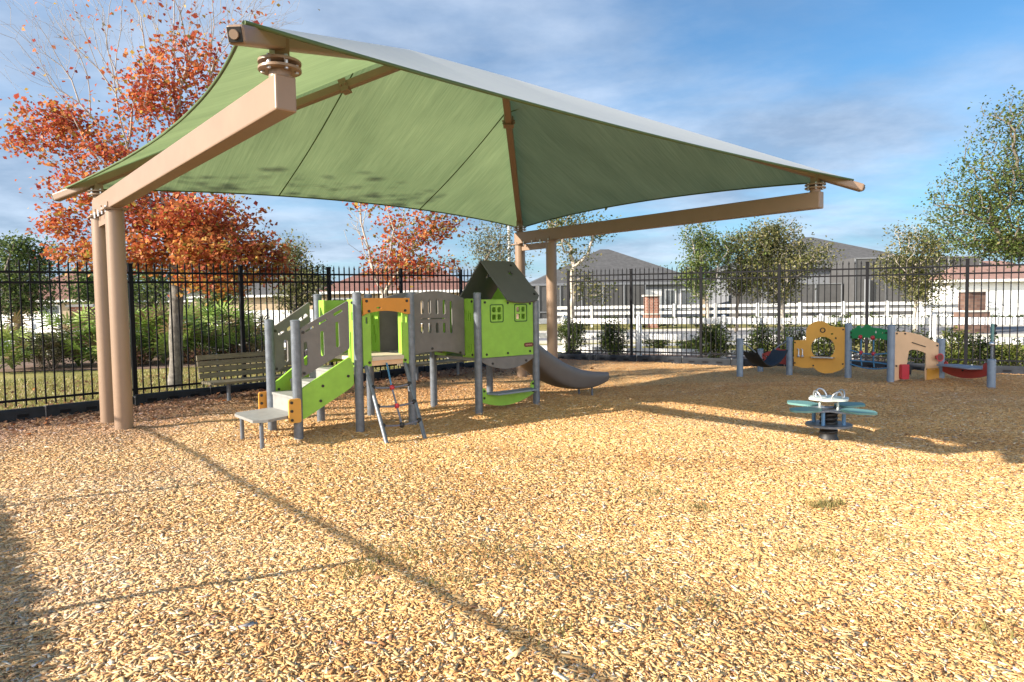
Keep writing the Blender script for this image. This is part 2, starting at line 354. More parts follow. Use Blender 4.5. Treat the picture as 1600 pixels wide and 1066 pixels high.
bm = N(t, 'ShaderNodeBump', Strength=.8, Distance=.03); t.links.new(nb.outputs['Fac'], bm.inputs['Height']); t.links.new(bm.outputs[0], b.inputs['Normal'])
g = MB().add([(-1200, -600, -.07), (1200, -600, -.07), (1200, 2400, -.07), (-1200, 2400, -.07)], [(0, 1, 2, 3)]).build('lawn_ground', gm); tag(g, kind='structure')
MT['asphalt'] = mat('grey_asphalt', (.17, .17, .18), .9, var=.12, scale=3, bump=.2, bscale=60)
MT['concrete'] = mat('pale_concrete', (.52, .50, .46), .85, var=.1, scale=2, bump=.1)
MT['soil'] = mat('leaf_litter_soil', (.17, .105, .07), .95, var=.45, scale=9, bump=.6, bscale=40)
g = MB().add([(-70, 27.5, -.062), (90, 27.5, -.062), (90, 37.5, -.062), (-70, 37.5, -.062)], [(0, 1, 2, 3)]).build('road', 'asphalt'); tag(g, kind='structure')
for nm, y0, y1 in (('kerb', 27.2, 27.5), ('kerb', 37.5, 37.8)):
    g = MB().box((10, (y0+y1)/2, -.02), (160, y1-y0, .14)).build(nm, 'concrete'); tag(g, kind='structure')
g = MB().add([(-70, 24.6, -.058), (90, 24.6, -.058), (90, 26.2, -.058), (-70, 26.2, -.058)], [(0, 1, 2, 3)]).build('pavement', 'concrete'); tag(g, kind='structure')
q = [CORN+NR*.15, CORN+NR*.15+BRd*16, CORN+NR*3.4+BRd*16, CORN+NR*3.4-BRd*1]
g = MB().add([(*p, -.055) for p in q], [(0, 1, 2, 3)]).build('planting_bed', 'soil'); tag(g, kind='structure')
q = [(-24, 16.6), (-8.6, 18.2), (-5.5, 20.8), (-2.2, 22.5), (-7, 25), (-24, 23.5)]
g = MB().add([(*p, -.056) for p in q], [tuple(range(6))]).build('planting_bed', 'soil'); tag(g, kind='structure')

# loose wood chips on the mulch
def chips(n, y0, y1, seed, thick):
    g_ = np.random.default_rng(seed)
    yy = np.sqrt(g_.random(n)*(y1*y1-y0*y0)+y0*y0); xx = (g_.random(n)*2-1)*(yy*.92+1.5)
    P = np.stack([xx, yy], 1); ok = (((P-BL0)@NL) < -.02) & (((P-CORN)@NR) < -.02); xx, yy = xx[ok], yy[ok]; n = len(xx)
    L = np.exp(g_.normal(math.log(.0215*(1+.02*y0)), .50, n)).clip(.008, .11); W = (L*np.exp(g_.normal(math.log(.30), .38, n))).clip(.0035, .024); T = g_.uniform(.0014, .0036, n)
    a = g_.random(n)*2*math.pi; tl = g_.normal(0, .075, n); rl = g_.normal(0, .14, n)
    ux = np.stack([np.cos(a)*np.cos(tl), np.sin(a)*np.cos(tl), np.sin(tl)], 1)
    vy = np.stack([-np.sin(a)*np.cos(rl), np.cos(a)*np.cos(rl), np.sin(rl)], 1); vz = np.cross(ux, vy); vz /= np.linalg.norm(vz, axis=1)[:, None]
    C = np.stack([xx, yy, gh(xx, yy)+.004+g_.random(n)**2*.011], 1)
    bend = g_.normal(0, .10, n)*L
    tp = g_.uniform(.45, 1.0, (n, 2))
    top = []
    for i, (sx_, sy_) in enumerate(((-1, -1), (1, -1), (1, 1), (-1, 1))):
        k_ = tp[:, 0] if sx_ < 0 else tp[:, 1]
        top.append(C + ux*(sx_*L/2)[:, None] + vy*(sy_*W/2*k_)[:, None] + vz*(T/2+bend*0)[:, None] + vy*(sx_*bend)[:, None])
    top = np.stack(top, 1)
    d = ((P[ok]-BL0)@NL)
    oldf = np.clip((d+3.4)/2.8+.35*np.sin(xx*1.7)*np.sin(yy*1.1+xx), 0, 1)*.9
    pal = np.array([(.66, .405, .165), (.70, .455, .20), (.63, .35, .13), (.73, .535, .29), (.55, .29, .11), (.42, .21, .085), (.78, .66, .48), (.46, .42, .40), (.28, .145, .08)])
    pr = np.array([.24, .23, .17, .15, .08, .045, .05, .018, .017]); pr /= pr.sum()
    col = pal[g_.choice(len(pal), n, p=pr)]*g_.uniform(.88, 1.10, (n, 1))
    # greyer, older patches
    gp = np.clip(np.sin(xx*.9+2.*np.sin(yy*.7))*np.sin(yy*1.1-xx*.5)-.25, 0, 1)[:, None]*.35 + np.clip(-.2-xx*.22-(yy-3.5)*.06, 0, .35)[:, None]
    gp = np.clip(gp, 0, .5)*g_.random((n, 1)); lum = col.mean(1, keepdims=True); col = col*(1-gp)+(lum*np.array([[1.0, .93, .86]])*.95)*gp
    dp = np.clip(np.sin(xx*1.3+1.7*np.sin(yy*1.9+.4))*np.sin(yy*2.1+1.3*np.sin(xx*1.1))-.30, 0, .7)*g_.uniform(.1, .85, n)     # damp, trodden patches
    col = col*(1-dp[:, None]*np.array([[.42, .52, .60]]))
    rd = (np.clip((yy-7.5)/5, 0, 1)*g_.uniform(.5, 1.1, n))[:, None]; col = col*(1-rd*np.array([[.06, .20, .30]]))
    col = col*(1-oldf[:, None]*np.array([[.52, .57, .42]]))
    if thick:
        bot = top - (vz*T[:, None])[:, None, :]
        Vv = np.concatenate([top, bot], 1).reshape(-1, 3)
        q = np.array([(0, 1, 2, 3), (0, 4, 5, 1), (1, 5, 6, 2), (2, 6, 7, 3), (3, 7, 4, 0)])
        Ff = (np.arange(n)[:, None, None]*8+q[None]).reshape(-1, 4); return Vv, Ff, np.repeat(col, 8, 0)
    return top.reshape(-1, 3), np.arange(n*4).reshape(-1, 4), np.repeat(col, 4, 0)
parts_ = [chips(250000, 1.6, 4.4, 1, True), chips(110000, 3.2, 6.0, 5, True), chips(225000, 4.4, 8.6, 2, True), chips(220000, 6.2, 12.5, 3, True), chips(90000, 10., 19., 4, True)]
Vs, Fs, Cs = [], [], []; k = 0
for v_, f_, c_ in parts_:
    Vs.append(v_); Fs.append(f_+k); Cs.append(c_); k += len(v_)
g = fastmesh('wood_chips', np.concatenate(Vs), np.concatenate(Fs), np.concatenate(Cs), 'chip'); tag(g, 'loose tan and honey coloured wood chips covering the playground floor', 'mulch', kind='stuff')
del Vs, Fs, Cs, parts_
# lawn blades and fallen leaves beyond the left fence, weeds in the mulch
def blades(n, fx, fy, h, cols, seed, name, label, cat, wid=.006, base=-.07):
    g_ = np.random.default_rng(seed); x, y = fx(g_, n), fy(g_, n)
    if callable(x): pass
    a = g_.random(n)*6.28; hh = h*g_.uniform(.5, 1.3, n); lean = g_.normal(0, .5, (n, 2))*hh[:, None]
    dx, dy = np.cos(a)*wid*g_.uniform(.7, 1.4, n), np.sin(a)*wid
    zb = base if not callable(base) else base(x, y)
    z0 = np.full(n, 0.)+zb
    Vv = np.stack([np.stack([x-dx, y-dy, z0], 1), np.stack([x+dx, y+dy, z0], 1), np.stack([x+dx*.3+lean[:, 0], y+dy*.3+lean[:, 1], z0+hh], 1), np.stack([x-dx*.3+lean[:, 0], y-dy*.3+lean[:, 1], z0+hh], 1)], 1).reshape(-1, 3)
    col = np.array(cols)[g_.integers(0, len(cols), n)]*g_.uniform(.75, 1.2, (n, 1))
    o = fastmesh(name, Vv, np.arange(4*n).reshape(-1, 4), np.repeat(col, 4, 0), 'frond'); tag(o, label, cat, kind='stuff'); return o
def lawnpts(g_, n):
    k_ = g_.uniform(-2, 12, n); d_ = .35+g_.random(n)**1.2*7; return BL0+BLd*k_[:, None]+NL*d_[:, None]
_P = lawnpts(np.random.default_rng(5), 60000)
blades(60000, lambda g_, n: _P[:, 0], lambda g_, n: _P[:, 1], .05, [(.25, .25, .06), (.36, .32, .11), (.48, .40, .19), (.20, .22, .05)], 6, 'lawn_grass', 'short yellowing lawn grass behind the left black fence', 'grass')

# ------------------------------------------------------------------ black metal fence and its plastic border
def fence_run(p0, d, L, h0, h1, first, label, nrm, name='metal_fence', sp=1.83, skip_panels=0):
    root = empty(name, (p0[0], p0[1], 0), label, 'metal fence')
    d3 = np.array([d[0], d[1], 0.]); n3 = np.array([nrm[0], nrm[1], 0.]); ax = (d3, n3, Z3)
    H = lambda k: h0+(h1-h0)*k/L
    ks = list(np.arange(first, L+.01, sp)); P = lambda k, z: np.array([p0[0], p0[1], 0])+d3*k+Z3*z
    for k in ks:
        mb = MB().box(P(k, H(k)/2-.03), (.062, .062, H(k)+.02), ax).box(P(k, H(k)-.012), (.074, .074, .018), ax)
        mb.build('fence_post', 'black', root)
    for i in range(len(ks)-1):
        a, b = ks[i]+.031, ks[i+1]-.031; mb = MB(); hm = H((a+b)/2); da = P(b, H(b)) - P(a, H(a)); da = da/np.linalg.norm(da); axr = (da, n3, np.cross(da, n3))
        for dz in (.155, .305): mb.box((P(a, H(a)-dz)+P(b, H(b)-dz))/2, (b-a, .034, .034), axr)
        mb.box((P(a, .235)+P(b, .235))/2, (b-a, .034, .034), ax)
        n = 15
        for j in range(1, n):
            k = ks[i]+(ks[i+1]-ks[i])*j/n; top = H(k)-.05
            mb.box(P(k, (top+.15)/2), (.019, .019, top-.15), ax)
            mb.tube([P(k, top), P(k, top+.012), P(k, top+.03), P(k, top+.075)], [.012, .016, .013, .002], 6)
        mb.build('fence_panel', 'black', root)
    return root
FL0 = BL0+NL*.24; FR0 = CORN+NR*.24
fence_run(FL0-BLd*1.83, BLd, 1.83+12.45, 2.2, 2.44, 0, 'black spear topped metal fence in front of the maples and palmettos', NL)
fence_run(FR0, BRd, 13.2, 2.44, 2.28, .30, 'black spear topped metal fence in front of the shrubs and grey roofed houses', NR)
SFd = np.array([.649, -.761]); SFn = np.array([-.761, -.649]); SF0 = FL0-BLd*3.3
sf = empty('rail_fence', (*SF0, 0), 'single rail metal fence returning towards the camera past the left edge', 'metal fence')
for k in range(6):
    p = SF0+SFd*(2.4*k+1.55 if k else 0.); MB().tube([(*p, -.1), (*p, 2.3)], .024, 10).build('post', 'black', sf)
MB().tube([(*SF0, 2.28), (*(SF0+SFd*14.5), 2.28)], .020, 12).build('rail', 'black', sf)
def border_seg():
    root = empty('border_timber', (0, 0, 0)); mb = MB(); L = 1.2; h = .165
    prof = [(-.055, -.12), (.055, -.12), (.052, h-.03), (.035, h), (-.035, h), (-.052, h-.03)]
    b0 = [(-L/2+.015, y, z) for y, z in prof]; b1 = [(L/2-.015, y, z) for y, z in prof]; n = len(prof)
    mb.add(b0+b1, [tuple(range(n)), tuple(range(n, 2*n))[::-1]]+[(i, i+n, (i+1) % n+n, (i+1) % n) for i in range(n)])
    body = mb.build('body', 'border', root)
    for k in (-.36, -.02, .32):
        MB().plate(rnd(rect(k-.085, .032, k+.085, .098), .012), [rnd(rect(k-.072, .043, k+.072, .087), .008)], (0, -.0558, 0), np.array([1., 0, 0]), Z3, np.array([0, -1., 0]), .006).build('recess_rim', 'border', body)
        MB().box((k, -.0555, .065), (.144, .004, .044)).build('slot_shade', 'black', body)  # black plate on the face stands in for shade inside the slot
    MB().tube([(L/2, 0, -.1), (L/2, 0, h+.004)], .022, 10).build('stake', 'steel', root)
    return root
proto = border_seg(); first = True
for P0, dd, n, k0, lab, ang in ((BL0+NL*.055, BLd, 13, -1.25, 'black plastic border timber with slotted face below the fence by the benches', math.atan2(BLd[1], BLd[0])),
                         (CORN+NR*.055, BRd, 11, .55, 'black plastic border timber with slotted face below the fence behind the colourful panels', math.atan2(BRd[1], BRd[0]))):
    for i in range(n):
        o = proto if first else copy_tree(proto); first = False
        p = P0+dd*(k0+1.2*i); o.location = (p[0], p[1], gh(p[0], p[1])*.5-.012); o.rotation_euler = (0, 0, ang)
        tag(o, lab, 'edging', 'plastic border timbers along the '+('left' if dd is BLd else 'right')+' fence')

# ------------------------------------------------------------------ shade canopy
th = -.8585; D2 = np.array([math.cos(th), math.sin(th)]); S2v = np.array([-math.sin(th), math.cos(th)]); D3 = np.array([*D2, 0]); S3 = np.array([*S2v, 0])
CO = np.array([-5.4535, 9.0521, 0])
cp = lambda a, b, z: CO+D3*a+S3*b+Z3*z
CC, LB, LS, ZB, HB, HS, HZ, OV, IH = .917, 6.18, 7.458, 2.755, .227, .238, 4.594, .652, 2.952
A1 = 6.092; ZE = ZB+HB+HS
canopy = empty('shade_canopy', tuple(cp(3, 3.7, 0)), 'green fabric shade canopy cantilevered on paired tan steel columns', 'shade canopy')
for b_ in (0, LS):
    for a_ in (0, CC):
        p = cp(a_, b_, 0)
        MB().tube([p-Z3*.15, p+Z3*(ZB-.022)], .104, 24).build('column', 'tan', canopy, 40)
        MB().box(cp(a_, b_, ZB-.011), (.26, .26, .02), (D3, S3, Z3)).build('cap_plate', 'tan', canopy)
    MB().box(cp(CC/2, b_, ZB-.085), (CC-.19, .07, .12), (D3, S3, Z3)).build('column_tie', 'tan', canopy)
    beam = MB().box(cp((LB-.1)/2, b_, ZB+HB/2+.002), (LB+.1, .14, HB), (D3, S3, Z3)).build('cantilever_beam', 'tan', canopy)
    bv = beam.modifiers.new('bevel', 'BEVEL'); bv.width = .012; bv.segments = 2
    for a_ in (-.02, .22, .46, .70, .93):
        MB().tube([cp(a_, b_-.095, ZB-.05), cp(a_, b_-.095, ZB+.03)], .012, 8).build('anchor_bolt', 'steel', canopy)
    for a_ in (.1, .5, .9):
        MB().plate([(0, 0), (.05, 0), (.05, .075)], [], cp(a_, b_-.076, ZB+.004), D3, Z3, -S3, .012).build('gusset', 'tan', canopy)
stub = {'A': (A1, 0, 1), 'B': (0, 0, 1), 'C': (A1, LS, 2), 'D': (0, LS, 2)}
PK = {1: cp(A1/2, IH, HZ), 2: cp(A1/2, LS-IH, HZ)}; TIP = {}
for nme, (a_, b_, pk) in stub.items():
    s0 = cp(a_, b_, ZB+HB); top = cp(a_, b_, ZE)
    MB().box((s0+top)/2+Z3*.01, (.095, .095, HS), (D3, S3, Z3)).build('stub_post', 'tan', canopy)
    fl = MB().disc(s0+Z3*.055, Z3, .135, .016, 24).disc(s0+Z3*.10, Z3, .135, .016, 24).build('flange', 'tan', canopy, 40)
    for k in range(6):
        q_ = s0+D3*.105*math.cos(k*1.047)+S3*.105*math.sin(k*1.047)
        MB().tube([q_+Z3*.035, q_+Z3*.125], .013, 6).build('flange_bolt', 'steel', fl)
    MB().disc(s0+Z3*.02, Z3, .07, .055, 16).build('bearing', 'tan', canopy, 40)
    v = top-PK[pk]; v /= np.linalg.norm(v); tip = top+v*OV; TIP[nme] = (tip, v, top)
    side = np.cross(v, Z3); side /= np.linalg.norm(side); upn = np.cross(side, v)
    mid = (tip+PK[pk])/2; Lr = np.linalg.norm(tip-PK[pk])
    rf = MB().box(mid, (Lr, .105, .105), (v, side, upn)).build('rafter', 'tan', canopy)
    bv = rf.modifiers.new('bevel', 'BEVEL'); bv.width = .02; bv.segments = 3
    MB().box(tip+v*.004, (.012, .078, .078), (v, side, upn)).build('end_shade_plate', 'bolt', rf)  # dark plate painted in for the shade of the hollow rafter end
    MB().disc(tip+v*.014, v, .026, .02, 14).build('end_pulley', 'tan', rf)
    cl = PK[pk]+v*(.9 if nme in 'BD' else .6)
    mb = MB().box(cl-upn*.07, (.10, .16, .02), (v, side, upn)).box(cl+side*.065, (.10, .016, .15), (v, side, upn)).box(cl-side*.065, (.10, .016, .15), (v, side, upn))
    for k in (-1, 1):
        for j in (-1, 1): mb.ball(cl+v*.03*k+side*.085*j, .016, 8, 5)
    mb.build('clamp', 'tan', rf)
MB().tube([PK[1], PK[2]], .055, 14).build('ridge_beam', 'tan', canopy, 40)
# fabric: four panels cut along the hips, edges hanging in a curve
fm = bpy.data.materials.new('shade_cloth'); fm.use_nodes = True; t = fm.node_tree; b = t.nodes['Principled BSDF']; o_ = t.nodes['Material Output']
uvn = N(t, 'ShaderNodeUVMap'); mp_ = N(t, 'ShaderNodeMapping'); mp_.inputs['Scale'].default_value = (48, 1.3, 1); t.links.new(uvn.outputs[0], mp_.inputs[0])
na = N(t, 'ShaderNodeTexNoise', Scale=1., Detail=7.0, Roughness=.7); t.links.new(mp_.outputs[0], na.inputs['Vector'])
mp3 = N(t, 'ShaderNodeMapping'); mp3.inputs['Scale'].default_value = (2.4, .9, 1); t.links.new(uvn.outputs[0], mp3.inputs[0])
nb = N(t, 'ShaderNodeTexNoise', Scale=.9, Detail=4.0); t.links.new(mp3.outputs[0], nb.inputs['Vector'])
r = N(t, 'ShaderNodeValToRGB'); t.links.new(M(t, 'ADD', M(t, 'MULTIPLY', na.outputs['Fac'], .6), M(t, 'MULTIPLY', nb.outputs['Fac'], .4)), r.inputs[0])
el = r.color_ramp.elements; el[0].position = .34; el[0].color = (.225, .315, .245, 1); el[1].position = .66; el[1].color = (.43, .555, .44, 1)
geo_ = N(t, 'ShaderNodeNewGeometry'); top_gloss = N(t, 'ShaderNodeMix'); top_gloss.data_type = 'RGBA'; t.links.new(geo_.outputs['Backfacing'], top_gloss.inputs[0]); t.links.new(r.outputs[0], top_gloss.inputs[6]); top_gloss.inputs[7].default_value = (.76, .80, .82, 1)   # top side painted pale, standing in for sky gloss on the cloth
t.links.new(top_gloss.outputs[2], b.inputs['Base Color']); b.inputs['Roughness'].default_value = .46; b.inputs['Specular IOR Level'].default_value = .6
tcl = N(t, 'ShaderNodeMix'); tcl.data_type = 'RGBA'; tcl.blend_type = 'MULTIPLY'; tcl.inputs[0].default_value = 1; t.links.new(r.outputs[0], tcl.inputs[6]); tcl.inputs[7].default_value = (.66, .72, .42, 1)
tr_ = N(t, 'ShaderNodeBsdfTranslucent'); t.links.new(tcl.outputs[2], tr_.inputs[0])
mxs = N(t, 'ShaderNodeMixShader'); mxs.inputs[0].default_value = .42
t.links.new(b.outputs[0], mxs.inputs[1]); t.links.new(tr_.outputs[0], mxs.inputs[2]); t.links.new(mxs.outputs[0], o_.inputs[0])
MT['cloth'] = fm
MT['hem'] = mat('dark_green_hem', (.07, .11, .035), .6, var=.1)
FP = {1: PK[1]+Z3*.135, 2: PK[2]+Z3*.135}
FC = {k: v[0]-v[1]*.13+Z3*.075 for k, v in TIP.items()}
# clew of the cloth sits on top of each rafter tip
def hip(c, pk, t_): return FC[c]+(FP[pk]-FC[c])*t_
def cloth_panel(c0, c1, sag, bag, drop=0., nu=44, nv=20):
    X_, Y_ = FC[c0], FC[c1]; pa, pb = stub[c0][2], stub[c1][2]
    e = Y_-X_; Le = np.linalg.norm(e); e = e/Le
    ta, tb = (FP[pa]-X_)@e/Le, (FP[pb]-X_)@e/Le; Tm = (FP[pa]+FP[pb])/2; inw = Tm-(X_+Y_)/2
    ss = sorted(set(list(np.linspace(0, 1, nu+1))+[ta, tb])); V_, UV = [], []
    for s_ in ss:
        foot = X_+e*Le*s_+(inw*sag-Z3*drop)*4*s_*(1-s_)
        if s_ <= ta: tp_ = X_+(FP[pa]-X_)*(s_/ta)
        elif s_ >= tb: tp_ = Y_+(FP[pb]-Y_)*((1-s_)/(1-tb))
        else: tp_ = FP[pa]+(FP[pb]-FP[pa])*((s_-ta)/(tb-ta))
        # the foot's along-edge position is kept, so strips run straight up the slope
        ln = np.linalg.norm(tp_-foot)
        for j in range(nv+1):
            q_ = foot+(tp_-foot)*(j/nv); q_ = q_-Z3*bag*math.sin(math.pi*j/nv)*min(1, ln/2.5)
            V_.append(q_); UV.append((s_*Le, j/nv*ln))
    n1 = nv+1; F_ = [(i*n1+j, (i+1)*n1+j, (i+1)*n1+j+1, i*n1+j+1) for i in range(len(ss)-1) for j in range(nv)]
    return V_, UV, F_, ss, n1
cv, cuv, cf, hem, seams = [], [], [], [], []
for c0, c1, sag, bag, drop in (('A', 'B', .13, .05, .07), ('B', 'D', .12, .06, .05), ('D', 'C', .10, .06, .06), ('C', 'A', .07, .05, .085)):
    V_, UV, F_, ss, n1 = cloth_panel(c0, c1, sag, bag, drop)
    k = len(cv); cv += V_; cuv += UV; cf += [tuple(i+k for i in f) for f in F_]
    hem.append([V_[i*n1] for i in range(len(ss))])
    if c0 == 'B':
        Le = np.linalg.norm(FC['D']-FC['B'])
        for sb in (.335, .665):
            i = min(range(len(ss)), key=lambda q_: abs(ss[q_]-sb)); seams.append([V_[i*n1+j]-Z3*.006 for j in range(n1)])
    if c0 == 'D':
        seams.append([FC['D']+(FP[2]-FC['D'])*.83-Z3*.012, FC['C']+(FP[2]-FC['C'])*.83-Z3*.012])
mb = MB(); mb.v = [tuple(p) for p in cv]; mb.f = cf
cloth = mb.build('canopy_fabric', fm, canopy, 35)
ul = cloth.data.uv_layers.new(name='UVMap'); ul.data.foreach_set('uv', np.array([cuv[l.vertex_index] for l in cloth.data.loops], np.float32).ravel())
for h_ in hem: MB().tube(h_, .014, 6).build('edge_hem', 'hem', cloth, 60)
for s_ in seams: MB().tube(s_, .009, 5).build('seam', 'hem', cloth, 60)

# ------------------------------------------------------------------ play structure
PO = np.array([-1.823, 7.975]); E1 = np.array([.7576, .6527]); E2 = np.array([-.6527, .7576]); E13 = np.array([*E1, 0]); E23 = np.array([*E2, 0])
L = lambda a, b: PO+E1*a+E2*b
L3 = lambda a, b, z: np.array([*L(a, b), z])
play = empty('play_structure', (*L(1.1, .5), 0), 'lime green and grey toddler play structure with stairs, little house and slide', 'play structure')
PX = (E13, E23, Z3)
pts = {'S1': (-.738, .052, 1.355), 'S2': (-.738, .823, 1.355), 'D1': (0, 0, 1.662), 'D2': (.733, 0, 1.662), 'D3': (0, 1.06, 1.662), 'D4': (.733, 1.06, 1.662),
       'H1': (1.795, 0, 1.662), 'H2': (2.863, 0, 1.55), 'H4': (1.795, 1.086, 1.662), 'H3': (2.863, 1.086, 1.55)}
for a, b, h in pts.values():
    p = MB().tube([L3(a, b, -.2), L3(a, b, h)], .052, 20).build('post', 'galv', play, 40)
    MB().tube([L3(a, b, h), L3(a, b, h+.012), L3(a, b, h+.02)], [.056, .056, .03], 20).build('post_cap', 'galv', p, 40)
PT = {k: L(v[0], v[1]) for k, v in pts.items()}
# stairs
sl = math.atan2(1.58-1.272, .58)
hol = [slot(.106, .99, .045, .27), slot(.305, 1.095, .045, .29), slot(.487, 1.19, .045, .30), slot(.16, 1.265, .12, .022, sl), slot(.31, 1.34, .12, .022, sl), slot(.50, 1.445, .13, .035, sl)]
outl = rnd([(.045, 1.272), (.63, 1.585), (.63, 1.02), (.045, .714)], .03)
vpanel('stair_panel', PT['S1'], PT['D1'], outl, hol, 'grey', play, bolts=[(.08, 1.23), (.08, .77)])
hol2 = [slot(.235, .98, .06, .28), slot(.33, 1.27, .16, .045, sl), slot(.52, 1.385, .16, .045, sl), slot(.17, 1.205, .10, .03, sl)]
vpanel('stair_panel', PT['S2'], PT['D3'], outl, hol2, 'grey', play, bolts=[(.08, 1.23), (.08, .77)])
strg = rnd([(.051, .602), (.625, .925), (.67, .83), (.67, .593), (.60, .54), (.051, .244)], .02)
vpanel('stringer', PT['S1'], PT['D1'], strg, [], 'green', play, th=.03, bolts=[(.29, .61), (.26, .44), (.60, .70)])
vpanel('stringer', PT['S2'], PT['D3'], strg, [], 'green', play, th=.03, bolts=[(.10, .52), (.10, .33)])
MB().plate([(-1.27, -.02), (-1.25, .60), (-1.20, .70), (-.75, .80), (-.75, .075), (-1.13, -.09)], [], (PO[0], PO[1], .30), E13, E23, Z3, .03).build('step_plate', 'step', play)
for a, b in ((-1.18, -.02), (-1.18, .58)):
    MB().tube([L3(a, b, -.1), L3(a, b, .29)], .022, 12).build('step_leg', 'galv', play, 40)
for i, (a, z) in enumerate(((-.74, .50), (-.50, .64), (-.26, .77))):
    st = MB().box(L3(a+.13, .437, z-.012), (.28, .72, .028), PX).build('step', 'step', play)
    MB().box(L3(a+.01, .437, z-.115), (.022, .72, .18), PX).build('riser', 'step', st)
for nm, a0, b0 in (('S1', -.738, .052), ('S2', -.738, .823)):
    bo = -.062 if nm == 'S1' else .062
    vpanel('bracket_plate', L(-.90, b0+bo), L(-.60, b0+bo), rnd(rect(.03, .23, .17, .50), .03), [], 'amber' if nm == 'S1' else 'orange', play, th=.024, bolts=[(.06, .46), (.06, .365), (.06, .265)])
# deck
MB().box(L3(.366, .53, .885), (.66, .98, .045), PX).build('deck_floor', 'beige', play)
vpanel('deck_board', PT['D1'], PT['D2'], rect(.165, .86, .60, .905), [], 'beige', play, th=.05, off=.02)
vpanel('deck_board', PT['D1'], PT['D2'], rect(.165, .80, .60, .858), [], 'peach', play, th=.04, off=.0)
arch = [(.055, 1.61), (.70, 1.61), (.70, 1.415)]+[(.66-.62*i/12, 1.412+.045*math.sin(math.pi*i/12)) for i in range(13)]+[(.055, 1.40)]
vpanel('lintel', PT['D1'], PT['D2'], arch, [rnd(rect(.235, 1.485, .305, 1.505), .008)], 'orange', play, th=.024, off=.034, bolts=[(.10, 1.575), (.655, 1.575), (.13, 1.455), (.63, 1.455)])
for x0, x1, sx_ in ((.055, .165, .113), (.602, .71, .66)):
    vpanel('door_panel', PT['D1'], PT['D2'], rect(x0, .795, x1, 1.46), [slot(sx_, 1.345, .028, .085)], 'green', play, th=.022, off=.008, bolts=[(x1-.03 if x0 < .3 else x0+.03, .84)])
fl = lambda x0, x1: rnd(rect(x0, .79, x1, 1.60), .015)
vpanel('side_panel', PT['D3'], PT['D1'], fl(.05, .20), [slot(.125, 1.2, .03, .4)], 'green', play)
vpanel('side_panel', PT['D3'], PT['D1'], fl(.83, .99), [slot(.90, 1.02, .022, .38), slot(.95, 1.40, .022, .10)], 'green', play, bolts=[(.955, 1.56), (.955, .83)])
vpanel('back_panel', PT['D3'], PT['D4'], fl(.05, .68), [slot(.2, 1.25, .05, .3), slot(.36, 1.25, .05, .3), slot(.52, 1.25, .05, .3)], 'green', play)
vpanel('side_panel', PT['D4'], PT['D2'], fl(.05, .27), [slot(.13, 1.33, .03, .12), slot(.16, 1.2, .03, .14), slot(.19, 1.08, .03, .12)], 'green', play)
vpanel('side_panel', PT['D4'], PT['D2'], fl(.78, 1.0), [slot(.89, 1.2, .03, .3)], 'green', play)
# bridge
def arc(n, x0, x1, z0, zm, z1): return [(x0+(x1-x0)*i/n, (1-i/n)**2*z0+2*(i/n)*(1-i/n)*zm+(i/n)**2*z1) for i in range(n+1)]
bo = arc(14, .02, 1.04, 1.585, 1.815, 1.605)+[(1.04, .822)]+arc(10, 1.03, .02, .822, .985, .822)[1:]
bh = [slot(.352, 1.49, .045, .20), slot(.472, 1.495, .045, .20), slot(.590, 1.495, .045, .205), slot(.706, 1.49, .045, .20), slot(.82, 1.35, .042, .44),
      slot(.346, 1.215, .045, .14), slot(.470, 1.215, .045, .14), slot(.587, 1.212, .045, .14), slot(.704, 1.21, .045, .14), rnd(rect(.33, 1.332, .725, 1.346), .006)]
vpanel('bridge_panel', L(.733, .28), L(1.795, .28), bo, bh, 'grey', play, bolts=[(.50, .94), (.96, .86), (.06, .86)])
vpanel('bridge_panel', L(.733, .82), L(1.795, .82), bo, bh, 'grey', play, bolts=[(.50, .94)])
bf = MB(); nn = 8
for i in range(nn):
    a0 = .75+1.04*i/nn; zf = .875+.035*math.sin(math.pi*(i+.5)/nn)
    bf.box(L3(a0+.065, .55, zf), (.118, .50, .03), PX)
bf.build('bridge_floor', 'step', play)
# little house
hx0, hx1 = .06, 1.008
def win(cx_, cz_, w_, h_):
    gw = .014; q_ = []
    for i in (-1, 1):
        for j in (-1, 1): q_.append(rnd(rect(cx_+(gw if i > 0 else -w_/2), cz_+(gw if j > 0 else -h_/2), cx_+(w_/2 if i > 0 else -gw), cz_+(h_/2 if j > 0 else -gw)), .012 if j < 0 else .03))
    return q_
WN = ((.33, 1.392), (.772, 1.392))
holes = [h for cx_, cz_ in WN for h in win(cx_, cz_, .165, .175)]
hf = vpanel('house_front', PT['H1'], PT['H2'], rect(hx0, .787, hx1, 1.585), holes, 'green', play, off=.0, bolts=[(.12, 1.545), (.53, 1.535), (.95, 1.52), (.14, .83), (.52, .83), (.94, .835)])
axh, nzh = frame2(PT['H1'], PT['H2']); oh = np.array([*PT['H1'], 0])
for cx_, cz_ in WN:
    MB().plate(rnd(rect(cx_-.122, cz_-.127, cx_+.122, cz_+.127), .03), [rnd(rect(cx_-.108, cz_-.113, cx_+.108, cz_+.113), .025)], oh+nzh*.0125, axh, Z3, nzh, .005).build('window_frame', 'groove', hf)
bd = MB().plate(slot(.917, .93, .175, .062), [], oh+nzh*.0150, axh, Z3, nzh, .010).build('maker_badge', 'badge', hf)
for k in range(6):
    MB().box(oh+axh*(.862+.021*k)+Z3*.93+nzh*.0215, (.014, .003, (.018, .022, .016, .022, .018, .022)[k]), (axh, nzh, Z3)).build('badge_lettering', 'badgetext', bd)
ap = [(hx0-.01, .778)]+arc(16, hx0-.01, hx1, .735, .485, .735)+[(hx1, .778)]
vpanel('apron_panel', PT['H1'], PT['H2'], ap, [], 'grey', play, th=.022, off=.004, bolts=[(.24, .70), (.86, .705)])
